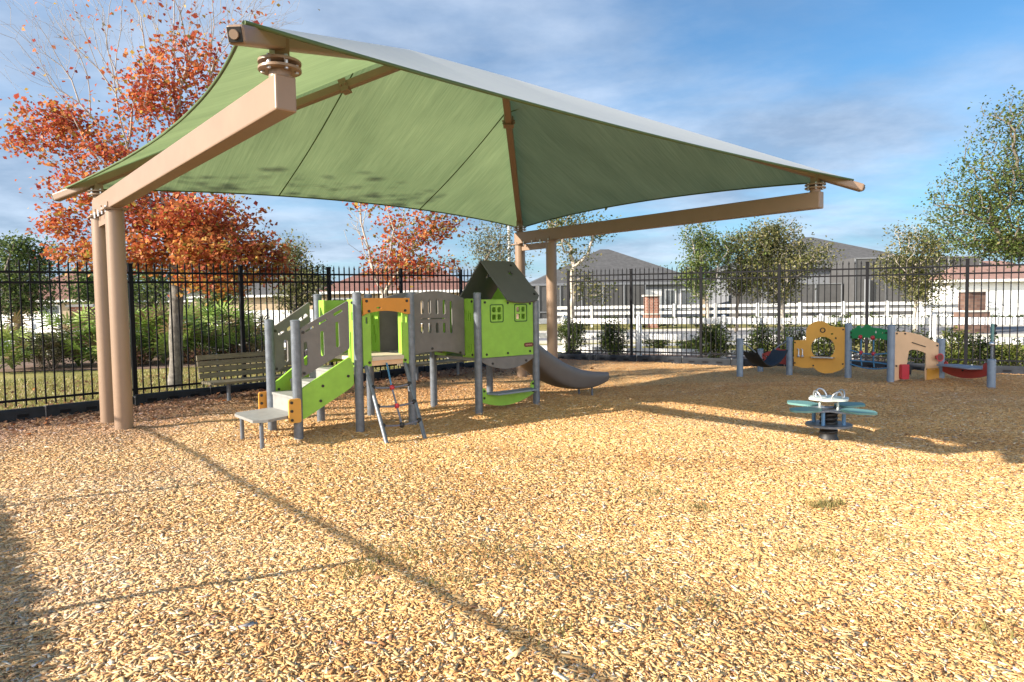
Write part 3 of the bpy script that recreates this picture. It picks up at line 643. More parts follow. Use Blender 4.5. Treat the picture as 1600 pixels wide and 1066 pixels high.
bp = [(.058, .37), (.10, .37), (.135, .31), (.16, .275), (.95, .275), (.965, .37), (1.0, .40), (1.01, .40), (1.01, .22)]+arc(14, 1.01, .058, .22, .0, .175)[1:]
vpanel('counter_panel', PT['H1'], PT['H2'], bp, [], 'green', play, th=.022, off=.0, bolts=[(.085, .33), (.085, .235), (.99, .36), (.99, .25)])
MB().plate([(.12, .02), (.97, .02), (.93, -.20), (.18, -.20)], [], oh+Z3*.292, axh, -nzh, Z3, .022).build('counter_seat', 'seatblue', play)
MB().box(L3(2.33, .543, .765), (1.0, 1.0, .045), PX).build('house_floor', 'step', play)
vpanel('house_side', PT['H4'], PT['H1'], fl(.06, .33), [slot(.19, 1.25, .03, .3)], 'green', play)
vpanel('house_side', PT['H4'], PT['H1'], fl(.755, 1.03), [slot(.845, 1.37, .018, .14), slot(.897, 1.355, .018, .14), slot(.947, 1.343, .018, .12), slot(.95, .92, .018, .12), slot(.89, .90, .018, .10)], 'green', play, bolts=[(.80, .83), (.98, .83), (.98, 1.56)])
vpanel('house_back', PT['H4'], PT['H3'], rect(hx0, .787, hx1, 1.585), [slot(.4, 1.2, .06, .3), slot(.66, 1.2, .06, .3)], 'green', play)
gab = [(.04, .79), (.355, .79), (.355, 1.5), (.735, 1.5), (.735, .79), (1.04, .79), (1.04, 1.56), (.543, 2.085), (.04, 1.56)]
vpanel('house_gable', PT['H2'], PT['H3'], gab, [], 'green', play)
def roofside(sgn, holes):
    yb = .543-.615*sgn; p0 = L3(2.29, .543, 2.155); p1 = L3(2.29, yb, 1.545)
    dn = p1-p0; ln = np.linalg.norm(dn); dn /= ln; nz_ = np.cross(E13, dn); nz_ = nz_ if nz_[2] > 0 else -nz_
    ou = [(0, 0), (.62, 0), (.66, ln-.12)]+([(.55, ln-.02), (.30, ln+.015), (.12, ln)] if sgn > 0 else [(.6, ln)])+[(.0, ln-.03)]
    return MB().plate(ou, holes, p0, E13, dn, nz_ if sgn > 0 else nz_, .022).build('roof_panel', 'darkgrey', play)
def star(cx_, cz_, r0, r1, n=5, ph=.3): return [(cx_+(r0 if i % 2 == 0 else r1)*math.cos(ph+math.pi*i/n), cz_+(r0 if i % 2 == 0 else r1)*math.sin(ph+math.pi*i/n)) for i in range(2*n)]
rf1 = roofside(1, [star(.40, .27, .062, .028)]); rf2 = roofside(-1, [star(.30, .30, .062, .028)])
for a, b_, z in ((2.80, .465, 2.09), (2.86, .02, 1.655)):
    MB().disc(L3(a, b_, z)+np.array([E2[0]*-.7, E2[1]*-.7, .7])*.012, np.array([-E2[0]*.7, -E2[1]*.7, .7]), .018, .012, 10).build('bolt', 'bolt', rf1)
# slide
pa = [(2.83, .86), (3.0, .82), (3.25, .66), (3.55, .47), (3.85, .33), (4.15, .245), (4.45, .215), (4.66, .225), (4.77, .245), (4.81, .255)]
hw = .225; prof = []
sp_ = []
for i, (a, z) in enumerate(pa):
    wh = [.20, .20, .20, .20, .19, .18, .16, .13, .10, .08][i]; dep = [.03, .10, .17, .18, .17, .15, .11, .08, .06, .05][i]
    x2 = hw+.045
    ring = [(-x2, z-dep*.7), (-x2-.02, z+wh*.5), (-x2, z+wh), (-x2+.035, z+wh+.02), (-hw+.01, z+wh-.03), (-hw+.015, z+.06), (-hw+.08, z+.01), (hw-.08, z+.01), (hw-.015, z+.06), (hw-.01, z+wh-.03), (x2-.035, z+wh+.02), (x2, z+wh), (x2+.02, z+wh*.5), (x2, z-dep*.7), (x2-.06, z-dep), (-x2+.06, z-dep)]
    sp_.append([L3(a, .543+q_[0], q_[1]) for q_ in ring])
mb = MB(); k = len(sp_[0]); mb.v = [tuple(p) for rg in sp_ for p in rg]
mb.f = [(i*k+j, i*k+(j+1) % k, (i+1)*k+(j+1) % k, (i+1)*k+j) for i in range(len(sp_)-1) for j in range(k)]+[tuple(range(k))[::-1], tuple((len(sp_)-1)*k+j for j in range(k))]
slide = mb.build('slide', 'slide', play, 60); ss_ = slide.modifiers.new('sub', 'SUBSURF'); ss_.levels = 2; ss_.render_levels = 2
for b_ in (.40, .70):
    MB().tube([L3(4.50, b_, -.1), L3(4.50, b_, .15)], .017, 10).build('slide_leg', 'galv', slide)
# rope ladder
for x, gxa, gya in ((.06, -.01, -.64), (.60, .50, -.63)):
    top = L3(x+.02, -.03, .80); bot = L3(gxa, gya, -.05)
    rl = MB().tube([top, bot], .024, 14).build('ladder_rail', 'galv', play, 40)
lad = lambda f, s_: (lambda t0, t1: t0+(t1-t0)*s_)(L3(.08, -.03, .80)*(1-f)+L3(-.01, -.64, -.05)*f, L3(.62, -.03, .80)*(1-f)+L3(.50, -.63, -.05)*f)
for i, f in enumerate((.28, .52, .76)):
    pts_ = [lad(f+.025*math.sin(math.pi*s_), s_) for s_ in np.linspace(.03, .97, 9)]
    MB().tube(pts_, .011, 8).build('rope_rung', 'rope', play, 60)
    for s_ in (0, 1): MB().ball(lad(f, s_)+(lad(f, .5)-lad(f, s_))*.05, .032, 10, 6).build('rope_clamp', 'rubber', play, 60)
    MB().ball(lad(f+.025, .5), .034, 10, 6).build('rope_knot', 'redplastic' if i < 2 else 'rubber', play, 60)
MB().tube([L3(.36, -.035, .82), lad(.28, .5)], .012, 8).build('center_rope', 'bluerope', play)
MB().tube([lad(.28, .5), lad(.52, .5), lad(.785, .5)], .012, 8).build('center_rope', 'rope', play)

# ------------------------------------------------------------------ colourful activity panels by the right fence
Q = {k: np.array(v) for k, v in {'1': (4.49, 13.27), '2': (5.70, 13.84), '3': (6.60, 13.22), '4': (6.86, 12.19), '5': (7.88, 12.37), '6': (7.99, 11.21), 'B': (5.37, 14.56)}.items()}
act = empty('activity_wall', (6.6, 13.2, 0), 'low zigzag activity wall of amber, green, peach and red panels on blue grey posts', 'activity wall')
for k, h in (('1', .77), ('2', .75), ('3', 1.035), ('4', 1.035), ('5', .76), ('6', .475), ('B', .47)):
    p = np.array([*Q[k], 0]); po = MB().tube([p-Z3*.2, p+Z3*h], .062, 18).build('post', 'bluepost', act, 40)
    MB().tube([p+Z3*h, p+Z3*(h+.015)], [.066, .05], 18).build('post_cap', 'bluepost', po, 40)
o = [(.09, .70), (.31, .712), (.318, .76)]+circ(.565, .845, .252, 14, R(172), R(38))+[(.80, 1.0), (.86, .978), (1.03, .975), (1.035, .20), (.95, .12), (.80, .06), (.66, .045), (.55, .085), (.46, .165), (.36, .145), (.24, .145), (.09, .185)]
hl = circ(.632, .56, .222, 26, R(-52), R(232))
vpanel('amber_panel', Q['2'], Q['3'], o[::-1] if False else o, [hl, slot(.80, .84, .05, .03), circ(.866, .757, .022, 8)], 'amber', act, th=.025, bolts=[(.06+.05, .66), (.11, .24), (1.0, .93), (1.0, .25), (.46, .20)])
axq, nzq = frame2(Q['2'], Q['3']); oq = np.array([*Q['2'], 0])
MB().plate(circ(0, 0, .052, 14), [circ(0, 0, .034, 12)], oq+axq*.63+Z3*.915+nzq*.018, axq, Z3, nzq, .01).build('dial', 'bolt', act)
for k in (.19, .262):
    kn = MB().tube([oq+axq*(k-.03)+Z3*.53+nzq*.05, oq+axq*k+Z3*.525+nzq*.055, oq+axq*k+Z3*.41+nzq*.055], .012, 8).build('hanger', 'steel', act, 60)
    MB().ball(oq+axq*k+Z3*.385+nzq*.055, .03, 10, 6).build('knob', 'steel', kn, 60)
MB().plate(rnd([(.40, -.03), (.87, -.03), (.84, .13), (.43, .13)], .03), [], oq+Z3*.372, axq, nzq, Z3, .02).build('shelf', 'steel', act)
o = [(.05, .905), (.16, .95), (.22, .985), (.25, 1.02), (.29, 1.02), (.33, .965), (.40, .99), (.44, 1.035), (.50, 1.04), (.55, 1.015), (.60, .99), (.80, .975), (.99, .955), (.99, .765), (.80, .79), (.62, .775), (.48, .80), (.34, .77), (.18, .765), (.05, .755)]
vpanel('green_dragon_panel', Q['3'], Q['4'], o, [circ(.70, .905, .028, 8), slot(.86, .89, .05, .03), circ(.93, .885, .018, 8)], 'emerald', act, bolts=[(.09, .87), (.09, .79), (.96, .9)])
axq, nzq = frame2(Q['3'], Q['4']); oq = np.array([*Q['3'], 0]); q3 = lambda s_, z_, n_=.0: oq+axq*s_+Z3*z_+nzq*n_
for s_ in (.34, .65):
    MB().ball(q3(s_, .80, .02), .042, 12, 7).build('rope_ball', 'redplastic', act, 60)
    MB().ball(q3(s_, .50), .038, 12, 7).build('rope_ball', 'redplastic', act, 60)
    MB().tube([q3(s_, .79), q3(s_, .36), q3(s_+.02, .25)], .012, 8).build('climbing_rope', 'bluerope', act)
for z0, zm in ((.53, .48), (.33, .34), (.26, .21)):
    MB().tube([q3(.06+.93*i/8, z0+(zm-z0)*math.sin(math.pi*i/8)) for i in range(9)], .013, 8).build('climbing_rope', 'bluerope', act)
o = [(.065, .925), (.28, .918), (.45, .89), (.60, .85), (.80, .765), (.98, .69), (.98, .01), (.715, .01), (.70, .20), (.715, .26), (.717, .50)]+[(.70, .52), (.60, .558), (.50, .583), (.42, .59), (.36, .57), (.335, .45), (.32, .30), (.31, .06), (.065, .03)]
tp = vpanel('peach_panel', Q['4'], Q['5'], o, [], 'peach', act, th=.025, bolts=[(.10, .89), (.27, .885), (.94, .65), (.10, .30), (.74, .22)])
axq, nzq = frame2(Q['4'], Q['5']); oq = np.array([*Q['4'], 0]); q4 = lambda s_, z_, n_=.02: oq+axq*s_+Z3*z_+nzq*n_
d_ = q4(.70, .632)-q4(.41, .722); d_ /= np.linalg.norm(d_)
MB().box(q4(.555, .677, .017), (.30, .012, .016), (d_, nzq, np.cross(d_, nzq))).build('slider_groove', 'bolt', tp)
MB().plate(rnd(rect(.728, .012, .978, .235), .01), [rnd(rect(.80, .21, .91, .226), .004)], oq+nzq*.022, axq, Z3, nzq, .02).build('door_flap', 'amber', tp)
MB().plate(rnd(rect(.16, .06, .31, .33), .03), [], oq+nzq*.05, axq, Z3, nzq, .07).build('red_block', 'redplastic', tp)
MB().plate(rnd(rect(.32, .13, .43, .28), .02), [], oq-nzq*.02, axq, Z3, nzq, .03).build('rubber_hatch', 'rubber', tp)
hn = MB().tube([q4(.93, .44, .01), q4(.93, .44, .06), q4(.93, .44, .10)], [.03, .05, .075], 16).build('speaking_horn', 'redplastic', tp, 60)
MB().disc(q4(.93, .44, .101), nzq, .055, .004, 16).build('horn_mouth', 'badge', hn)
o = [(.055, .26), (.09, .335), (.12, .375), (.16, .36), (.18, .30), (.99, .30), (1.0, .38), (1.05, .42), (1.11, .40), (1.12, .22)]+arc(14, 1.11, .055, .215, .02, .18)
vpanel('bench_panel', Q['5'], Q['6'], o, [], 'red', act, bolts=[(.55, .24)])
axq, nzq = frame2(Q['5'], Q['6']); oq = np.array([*Q['5'], 0])
MB().plate(rnd([(.12, -.02), (1.0, -.02), (.95, .24), (.18, .24)], .04), [], oq+Z3*.312, axq, nzq, Z3, .022).build('bench_seat', 'seatblue', act)
MB().plate(rnd([(.12, .02), (1.0, .02), (.95, -.2), (.18, -.2)], .04), [], oq+Z3*.311, axq, nzq, Z3, .02).build('bench_seat', 'seatblue', act)
vpanel('red_panel', Q['B'], Q['2'], [(.06, .38), (.30, .46), (.506, .531), (.56, .50), (.735, .508), (.735, .19), (.545, .20), (.065, .223)], [rnd([(.13, .335), (.36, .36), (.36, .33), (.13, .305)], .01)], 'red', act, bolts=[(.1, .35), (.1, .26)])
# rubber hammock between posts 1 and 2
axq, nzq = frame2(Q['1'], Q['2']); oq = np.array([*Q['1'], 0])
mb = MB(); hv = []
for i in range(17):
    f = i/16; s_ = .25+.83*f; zc = .20+.30*(2*f-1)**2*1.0
    for w_ in (-.20, -.10, 0, .10, .20): hv.append(oq+axq*s_+Z3*(zc+.03*(abs(w_)/.2)**2)+nzq*w_)
hv2 = [p-Z3*.022 for p in hv]; mb.v = [tuple(p) for p in hv+hv2]; nv_ = len(hv)
for i in range(16):
    for j in range(4):
        a = i*5+j; mb.f += [(a, a+1, a+6, a+5), (nv_+a, nv_+a+5, nv_+a+6, nv_+a+1)]
    a = i*5; mb.f += [(a, a+5, nv_+a+5, nv_+a), (a+4, nv_+a+4, nv_+a+9, a+9)]
mb.f += [tuple([0, nv_, nv_+1, 1]), (1, nv_+1, nv_+2, 2), (2, nv_+2, nv_+3, 3), (3, nv_+3, nv_+4, 4)]
for j in range(4): mb.f.append((80+j, 81+j, nv_+81+j, nv_+80+j))
ham = mb.build('hammock_belt', 'rubber', act, 60)
for s0, s1, zt in ((.06, .25, .70), (1.29, 1.08, .70)):
    for w_ in (-.17, .17):
        MB().tube([oq+axq*s0+Z3*zt, oq+axq*(s0*.45+s1*.55)+Z3*(zt*.45+.52*.55)+nzq*w_*.6, oq+axq*s1+Z3*.50+nzq*w_], .013, 8).build('chain', 'galv', ham)
p6 = np.array([*Q['6'], 0])
MB().tube([p6+Z3*.46, p6+Z3*.80], .022, 12).build('periscope_pole', 'galv', act, 40)
ps = MB().plate(rnd(rect(-.022, .78, .022, 1.08), .02), [], p6, np.array([.2, 1., 0])/1.02, Z3, np.array([1, -.2, 0])/1.02, .035).build('periscope_plate', 'teal', act)
for z in (.92, 1.05): MB().ball(p6+np.array([.045, -.01, z]), .026, 10, 6).build('periscope_knob', 'rubber', ps, 60)
MB().ball(p6+np.array([-.03, -.03, .745]), .04, 12, 7).build('periscope_bell', 'steel', ps, 60)

# ------------------------------------------------------------------ flower spring rocker
fl0 = np.array([3.42, 7.26, gh(3.42, 7.26)])
fk = empty('spring_rocker', tuple(fl0), 'teal petalled four seat spring rocker alone in the open wood chips', 'spring rocker')
F3 = lambda x, y, z: fl0+np.array([x, y, z])*.95
MB().lathe(F3(0, 0, 0), [(.10, -.05), (.10, .03), (.088, .045), (.088, .10)], 18).build('base', 'rubber', fk, 40)
MB().tube([F3(.072*math.cos(t_), .072*math.sin(t_), .06+.30*t_/(2*math.pi*6)) for t_ in np.linspace(0, 2*math.pi*6, 140)], .0265, 8).build('spring', 'rubber', fk, 60)
MB().disc(F3(0, 0, .175), Z3, .235, .022, 30).build('foot_plate', 'galv', fk, 40)
for k in range(4):
    an = R(45+90*k); MB().tube([F3(.165*math.cos(an), .165*math.sin(an), .18), F3(.165*math.cos(an), .165*math.sin(an), .345)], .020, 10).build('support_pipe', 'bluepipe', fk, 40)
star_ = []
for i in range(64):
    an = 2*math.pi*i/64; star_.append((math.cos(an+R(22))*(.245+.085*math.cos(4*an)), math.sin(an+R(22))*(.245+.085*math.cos(4*an))))
MB().plate(star_, [], F3(0, 0, .350), np.array([1., 0, 0]), np.array([0, 1., 0]), Z3, .018).build('center_plate', 'seatblue', fk)
for k, an in enumerate((R(28), R(115), R(205), R(298))):
    c_ = (math.cos(an)*.355, math.sin(an)*.355); po = []
    for i in range(40):
        a_ = 2*math.pi*i/40; rr = 1+.045*math.cos(5*a_); x_, y_ = .185*math.cos(a_)*rr, .135*math.sin(a_)*rr
        po.append((c_[0]+x_*math.cos(an)-y_*math.sin(an), c_[1]+x_*math.sin(an)+y_*math.cos(an)))
    MB().plate(po, [], F3(0, 0, .372), np.array([1., 0, 0]), np.array([0, 1., 0]), Z3, .020).build('petal_seat', 'teal', fk)
po = []
for i in range(60):
    a_ = 2*math.pi*i/60; po.append((.20*math.cos(a_)*(1+.06*math.cos(6*a_)), .20*math.sin(a_)*(1+.06*math.cos(6*a_))))
MB().plate(po, [], F3(0, 0, .475), np.array([1., 0, 0]), np.array([0, 1., 0]), Z3, .020).build('flower_table', 'palegreen', fk)
for k in range(4):
    an = R(20+90*k); MB().tube([F3(.13*math.cos(an), .13*math.sin(an), .355), F3(.13*math.cos(an), .13*math.sin(an), .467)], .012, 8).build('table_pipe', 'palegreen', fk)
for k, an in enumerate((R(10), R(100), R(190), R(280))):
    e_ = np.array([math.cos(an), math.sin(an), 0]); f_ = np.array([-e_[1], e_[0], 0])
    MB().tube([F3(0, 0, .48)+e_*.13+f_*.065*math.cos(t_)+Z3*.085*math.sin(t_)+e_*.03*math.sin(t_) for t_ in np.linspace(0, math.pi, 11)], .009, 8).build('hand_grip', 'steel', fk, 60)

# ------------------------------------------------------------------ benches
def bench(k0, d, Lb, label):
    c = BL0+BLd*(k0+Lb/2)-NL*d; root = empty('park_bench', (*c, 0), label, 'bench')
    e_ = np.array([*BLd, 0]); f_ = np.array([*NL, 0]); q = lambda x, y, z: np.array([*c, -.085])+e_*x+f_*y+Z3*z
    tl = np.array([*(NL*math.sin(R(14))), math.cos(R(14))]); nn = np.cross(e_, tl)
    mb = MB()
    for i in range(4): mb.box(q(0, .03, .47)+tl*(.05+.100*i), (Lb, .034, .080), (e_, nn, tl))
    mb.build('backrest', 'wood', root)
    mb = MB()
    for i in range(4): mb.box(q(0, -.42+.115*i, .425), (Lb, .10, .036), (e_, f_, Z3))
    mb.build('seat', 'wood', root)
    for x in (-Lb/2+.35, Lb/2-.35):
        lg = MB().tube([q(x, -.22, -.15), q(x, -.22, .39)], .032, 14).build('leg', 'galv', root, 40)
        MB().tube([q(x, -.40, .395), q(x, .02, .40), q(x, .06, .47), q(x, .16, .86)], .016, 8).build('back_support', 'galv', root, 60)
    return root
bench(2.50, .62, 1.85, 'weathered slatted bench left of the play structure stairs')
bench(6.35, .75, 1.85, 'weathered slatted bench half hidden behind the play structure bridge')

# ------------------------------------------------------------------ white ranch fences
def ranch(pts_, zs, label, sp=2.44, pw=.125, base=-.07, rail=.14):
    root = empty('ranch_fence', (*pts_[0], 0), label, 'white fence'); P = [np.array(p, float) for p in pts_]; top = max(zs)+.13
    for i in range(len(P)-1):
        d = P[i+1]-P[i]; Ls = np.linalg.norm(d); d /= Ls; n_ = max(1, round(Ls/sp)); ax = (np.array([*d, 0]), np.array([-d[1], d[0], 0]), Z3)
        for k in range(n_+(1 if i == len(P)-2 else 0)):
            p = P[i]+d*Ls*k/n_
            MB().box((*p, (base+top)/2), (pw, pw, top-base), ax).add([np.array([*p, top])+ax[0]*sx_*pw*.58+ax[1]*sy_*pw*.58 for sx_, sy_ in ((-1, -1), (1, -1), (1, 1), (-1, 1))]+[np.array([*p, top+.06])], [(0, 1, 4), (1, 2, 4), (2, 3, 4), (3, 0, 4), (3, 2, 1, 0)]).build('post', 'white', root)
        for z in zs:
            c_ = (P[i]+P[i+1])/2; MB().box((*c_, z), (Ls-.02, .045, rail), ax).build('rail', 'white', root)
    return root
RF0 = CORN+NR*1.75
ranch([RF0-BRd*.6, RF0+BRd*16], (.15, .56, 1.0), 'white three rail ranch fence close behind the shrubs and black fence', rail=.16)
ranch([(-26, 35), (-9.6, 25.6), (RF0-BRd*.6)[:2]], (.15, .56, 1.0), 'white three rail ranch fence beyond the palmettos on the left', rail=.16)
ranch([(gx(862, 46), 46.3), (gx(1440, 45), 44)], (.42, .86, 1.27), 'far white ranch fence in front of the grey screened houses', sp=2.7, pw=.16, rail=.20)
ranch([(gx(1442, 34), 34.6), (gx(1620, 32), 32.5)], (.42, .80, 1.15), 'white ranch fence beside the stone pillar and white building', sp=2.7, pw=.15, rail=.18)
def solidfence(pts_, h, label):
    root = empty('privacy_fence', (*pts_[0], 0), label, 'white fence')
    for i in range(len(pts_)-1):
        a, b_ = np.array(pts_[i], float), np.array(pts_[i+1], float); d = b_-a; Ls = np.linalg.norm(d); d /= Ls; ax = (np.array([*d, 0]), np.array([-d[1], d[0], 0]), Z3); n_ = max(1, round(Ls/2.2))
        for k in range(n_):
            p = a+d*Ls*(k+.5)/n_; mb = MB().box((*p, h*.62), (Ls/n_-.14, .04, h*.7), ax)
            mb.build('panel', 'white', root)
            p = a+d*Ls*k/n_; MB().box((*p, h/2), (.14, .14, h+.14), ax).build('post', 'white', root)
    return root
solidfence([(gx(-30, 47), 47), (gx(96, 46), 46)], 1.42, 'white solid vinyl fence below the dark oak')
solidfence([(gx(372, 46), 46), (gx(505, 45), 45.5)], 1.45, 'white solid vinyl fence behind the stairs of the play structure')
# pillars
def pillar(u, Y, wd, h, bw, bh, material, label):
    x = gx(u, Y); root = empty('brick_pillar', (x, Y, 0), label, 'pillar')
    MB().box((x, Y, h/2-.05), (wd, wd, h-.02), None).build('shaft', material, root)
    MB().box((x, Y, bh/2-.05), (bw, bw, bh), None).build('plinth', material, root)
    MB().box((x, Y, bh-.02), (bw+.08, bw+.08, .08), None).build('plinth_cap', 'cap', root)
    MB().box((x, Y, h-.03), (wd+.22, wd+.22, .10), None).build('cap', 'cap', root)
pillar(1018, 43, .82, 2.02, .90, .85, 'brick', 'red brick pillar with pale cap in the far white fence before the grey house')
pillar(1518.5, 31, .75, 1.88, 1.0, .95, 'stone', 'brown stone pillar in front of the white building')
pillar(137, 29, .95, 1.78, 1.0, .7, 'brick', 'red brick pillar between the palmettos left of the tan columns')
# light pole
xp, yp = gx(797, 38), 38
lp = empty('light_pole', (xp, yp, 0), 'thin pale light pole rising behind the shade canopy', 'light pole')
MB().tube([(xp, yp, -.1), (xp, yp, 8.2)], [.10, .07], 12).build('pole', 'cap', lp, 40)
MB().tube([(xp, yp, 8.1), (xp+.3, yp, 8.35), (xp+1.0, yp, 8.4)], .04, 8).build('arm', 'cap', lp, 40)
MB().box((xp+1.2, yp, 8.38), (.55, .24, .10)).build('lamp_head', 'bolt', lp)

# ------------------------------------------------------------------ houses
def hiproof(mb, c, wx, wy, ez, rz, rl, ov=.5, ax=None, th_=.16):
    X1, Y1 = wx/2+ov, wy/2+ov
    P = [(-X1, -Y1, ez), (X1, -Y1, ez), (X1, Y1, ez), (-X1, Y1, ez), (-rl/2, 0, rz), (rl/2, 0, rz), (-X1, -Y1, ez-th_), (X1, -Y1, ez-th_), (X1, Y1, ez-th_), (-X1, Y1, ez-th_)]
    P = [np.array([c[0], c[1], 0])+ax[0]*p[0]+ax[1]*p[1]+Z3*p[2] for p in P]
    return mb.add(P, [(0, 1, 5, 4), (1, 2, 5), (2, 3, 4, 5), (3, 0, 4), (9, 8, 7, 6)]), P
def house(c, wx, wy, ez, rz, rl, ang, wallm, roofm, label, wins=(), fascia='white', name='house'):
    ca, sa = math.cos(ang), math.sin(ang); ax = (np.array([ca, sa, 0]), np.array([-sa, ca, 0]), Z3); root = empty(name, (c[0], c[1], 0), label, 'house')
    MB().box((c[0], c[1], (ez-.2)/2), (wx, wy, ez+.0), ax).build('wall', wallm, root)
    mb, P = hiproof(MB(), c, wx, wy, ez, rz, rl, ax=ax); mb.build('roof', roofm, root)
    e = np.array([c[0], c[1], 0]); X1, Y1 = wx/2+.5, wy/2+.5
    fb = MB()
    for s_ in (-1, 1):
        fb.box(e+ax[1]*s_*(Y1+.012)+Z3*(ez-.09), (2*X1, .03, .2), ax); fb.box(e+ax[0]*s_*(X1+.012)+Z3*(ez-.09), (.03, 2*Y1, .2), ax)
    fb.build('fascia', fascia, root)
    for x_, z_, w_, h_ in wins:
        f_ = MB().box(e+ax[0]*x_-ax[1]*(wy/2+.02)+Z3*z_, (w_+.24, .06, h_+.24), ax).build('window', 'white', root)
        MB().box(e+ax[0]*(x_-w_/4-.01)-ax[1]*(wy/2+.055)+Z3*z_, (w_/2-.04, .03, h_), ax).build('pane', 'glass', f_)
        MB().box(e+ax[0]*(x_+w_/4+.01)-ax[1]*(wy/2+.055)+Z3*z_, (w_/2-.04, .03, h_), ax).build('pane', 'glass', f_)
    return root, ax, e
def screen_room(root, e, ax, x0, x1, y0, y1, h, nx_, name='screen_room'):
    scr = MB(); scr.box(e+ax[0]*(x0+x1)/2+ax[1]*(y0+y1)/2+Z3*h/2, (x1-x0, y1-y0, h), ax); s_ = scr.build(name, 'wallscreen', root)
    fr = MB()
    for i in range(nx_+1): fr.box(e+ax[0]*(x0+(x1-x0)*i/nx_)+ax[1]*(y0-.03)+Z3*h/2, (.09, .07, h), ax)
    for z in (.9, h-.05): fr.box(e+ax[0]*(x0+x1)/2+ax[1]*(y0-.035)+Z3*z, (x1-x0+.1, .06, .09), ax)
    fr.build('screen_frame', 'wallgrey', s_)
# grey house behind the brick pillar
c = (gx(945, 64), 64); rt, ax, e = house(c, 14.5, 11, 3.3, 6.65, .8, R(4), 'wallgrey', 'roofgrey', 'grey house with tall hipped shingle roof behind the brick pillar', [(4.6, 1.8, .8, 1.6), (6.0, 1.8, .8, 1.6)], fascia='wallgrey')
screen_room(rt, e, ax, -7.2, 1.6, -8.4, -5.55, 3.15, 5)
MB().box(e+ax[0]*3.0-ax[1]*5.62+Z3*1.5, (1.6, .1, 2.4), ax).build('door', 'white', rt)
# grey house with the tall screened porch
c = (gx(1262, 66), 66); rt, ax, e = house(c, 17, 12, 4.6, 7.7, .6, R(-3), 'wallgrey', 'roofgrey', 'large grey roofed house with tall dark screened porch at centre right', [(-5.5, 1.7, 1.2, 1.4)], fascia='wallgrey')
screen_room(rt, e, ax, -.4, 9.4, -11.0, -6.05, 4.95, 4)
screen_room(rt, e, ax, -9.2, -.6, -9.0, -6.05, 3.0, 4)
for x_ in (-7.7, .5): MB().box(e+ax[0]*x_-ax[1]*11.15+Z3*1.6, (.35, .25, 3.2), ax).build('porch_column', 'wallgrey', rt)
# red-brown gap building and white building on the right
c = (gx(1552, 54), 56); rt, ax, e = house(c, 9.5, 8, 2.95, 4.6, 4, R(0), 'wallwhite', 'roofred', 'white stucco building with dusty red roof behind the stone pillar', [(2.5, 1.5, 1.2, 1.1)])
MB().box(e-ax[1]*4.06+ax[0]*1.2+Z3*1.6, (.05, .05, 2.4), ax).build('downpipe', 'wallgrey', rt)
MB().box(e-ax[1]*4.2-ax[0]*3.4+Z3*.75, (2.6, .5, 1.5), ax).build('utility_enclosure', 'white', rt)
c = (gx(1080, 80), 84); house(c, 9, 7, 3.0, 4.6, 3, 0, 'wallbeige', 'roofred', 'small beige house seen between the two grey houses')
# brown roofed house behind the second maple
c = (gx(624, 54), 57); house(c, 11.8, 9, 2.75, 4.75, 5.6, R(2), 'wallbeige', 'roofbrown', 'beige house with brown tiled hip roof behind the small maple', [(-4.2, 1.55, 1.7, 1.2), (-.8, 1.5, .9, 1.2), (3.2, 1.5, 1.2, 1.2)])
# grey roof behind the big maple
c = (gx(415, 62), 66); house(c, 12.5, 9, 2.75, 5.45, 5.0, R(-2), 'wallbeige', 'roofgrey', 'beige house with grey roof half hidden by orange maple leaves', [(-4.4, 1.6, 1.3, 1.3)])
c = (gx(92, 62), 65); house(c, 7.6, 9, 2.55, 5.6, .4, R(3), 'wallbeige', 'roofbrown', 'beige house with white framed window at the far left', [(-.1, 1.45, 1.7, 1.2)])
c = (gx(10, 80), 80); house(c, 9, 8, 2.6, 4.6, 4, 0, 'wallbeige', 'roofgrey', 'pale house partly hidden by the dark oak at the far left edge', [(-2.0, 1.5, 1.6, 1.2)])
c = (gx(265, 78), 82); house(c, 11, 8, 2.6, 4.3, 5, 0, 'wallbeige', 'roofgrey', 'beige house glimpsed behind the big maple trunk', [(-2, 1.5, 1.4, 1.2), (2, 1.5, 1.4, 1.2)])

# ------------------------------------------------------------------ trees and plants
def grow(base, fork, attract, g_, seg=.35, alpha=.35):
    """link attraction points to a trunk: returns node positions, parents, tip ids"""
    base, fork = np.array(base, float), np.array(fork, float)
    P = [base]; par = [-1]; plen = [0.]; nseg = max(2, int(np.linalg.norm(fork-base)/.3))
    for i in range(1, nseg+1):
        f = i/nseg; p = base+(fork-base)*f
        if i < nseg: p = p+g_.normal(0, .018, 3)*[1, 1, 0]
        P.append(p); par.append(i-1); plen.append(0.)
    first = max(1, int(nseg*.6))
    A = attract[np.argsort(np.linalg.norm(attract-fork, axis=1))]; tips = []
    arr = np.zeros((len(P)+len(A)*14+10, 3)); arr[:len(P)] = P; pl = np.zeros(len(arr)); n = len(P)
    for a in A:
        d = np.linalg.norm(arr[first:n]-a, axis=1); dz = a[2]-arr[first:n, 2]
        cost = d+alpha*pl[first:n]+np.where(dz < -.1, .5*(-dz), 0)
        j = first+int(np.argmin(cost)); p0 = arr[j].copy(); L_ = d[j-first]; k = min(12, max(1, int(L_/seg)))
        prev = j; up = np.array([0, 0, 1.])*L_*.10
        for i in range(1, k+1):
            f = i/k; q = p0+(a-p0)*f+up*math.sin(math.pi*f)*(-1 if a[2] < p0[2] else .6)+(g_.normal(0, .05*L_/max(k, 2), 3) if i < k else 0)
            arr[n] = q; pl[n] = pl[prev]+np.linalg.norm(q-arr[prev]); par.append(prev); prev = n; n += 1
        tips.append(prev)
    return arr[:n], np.array(par), np.array(tips)
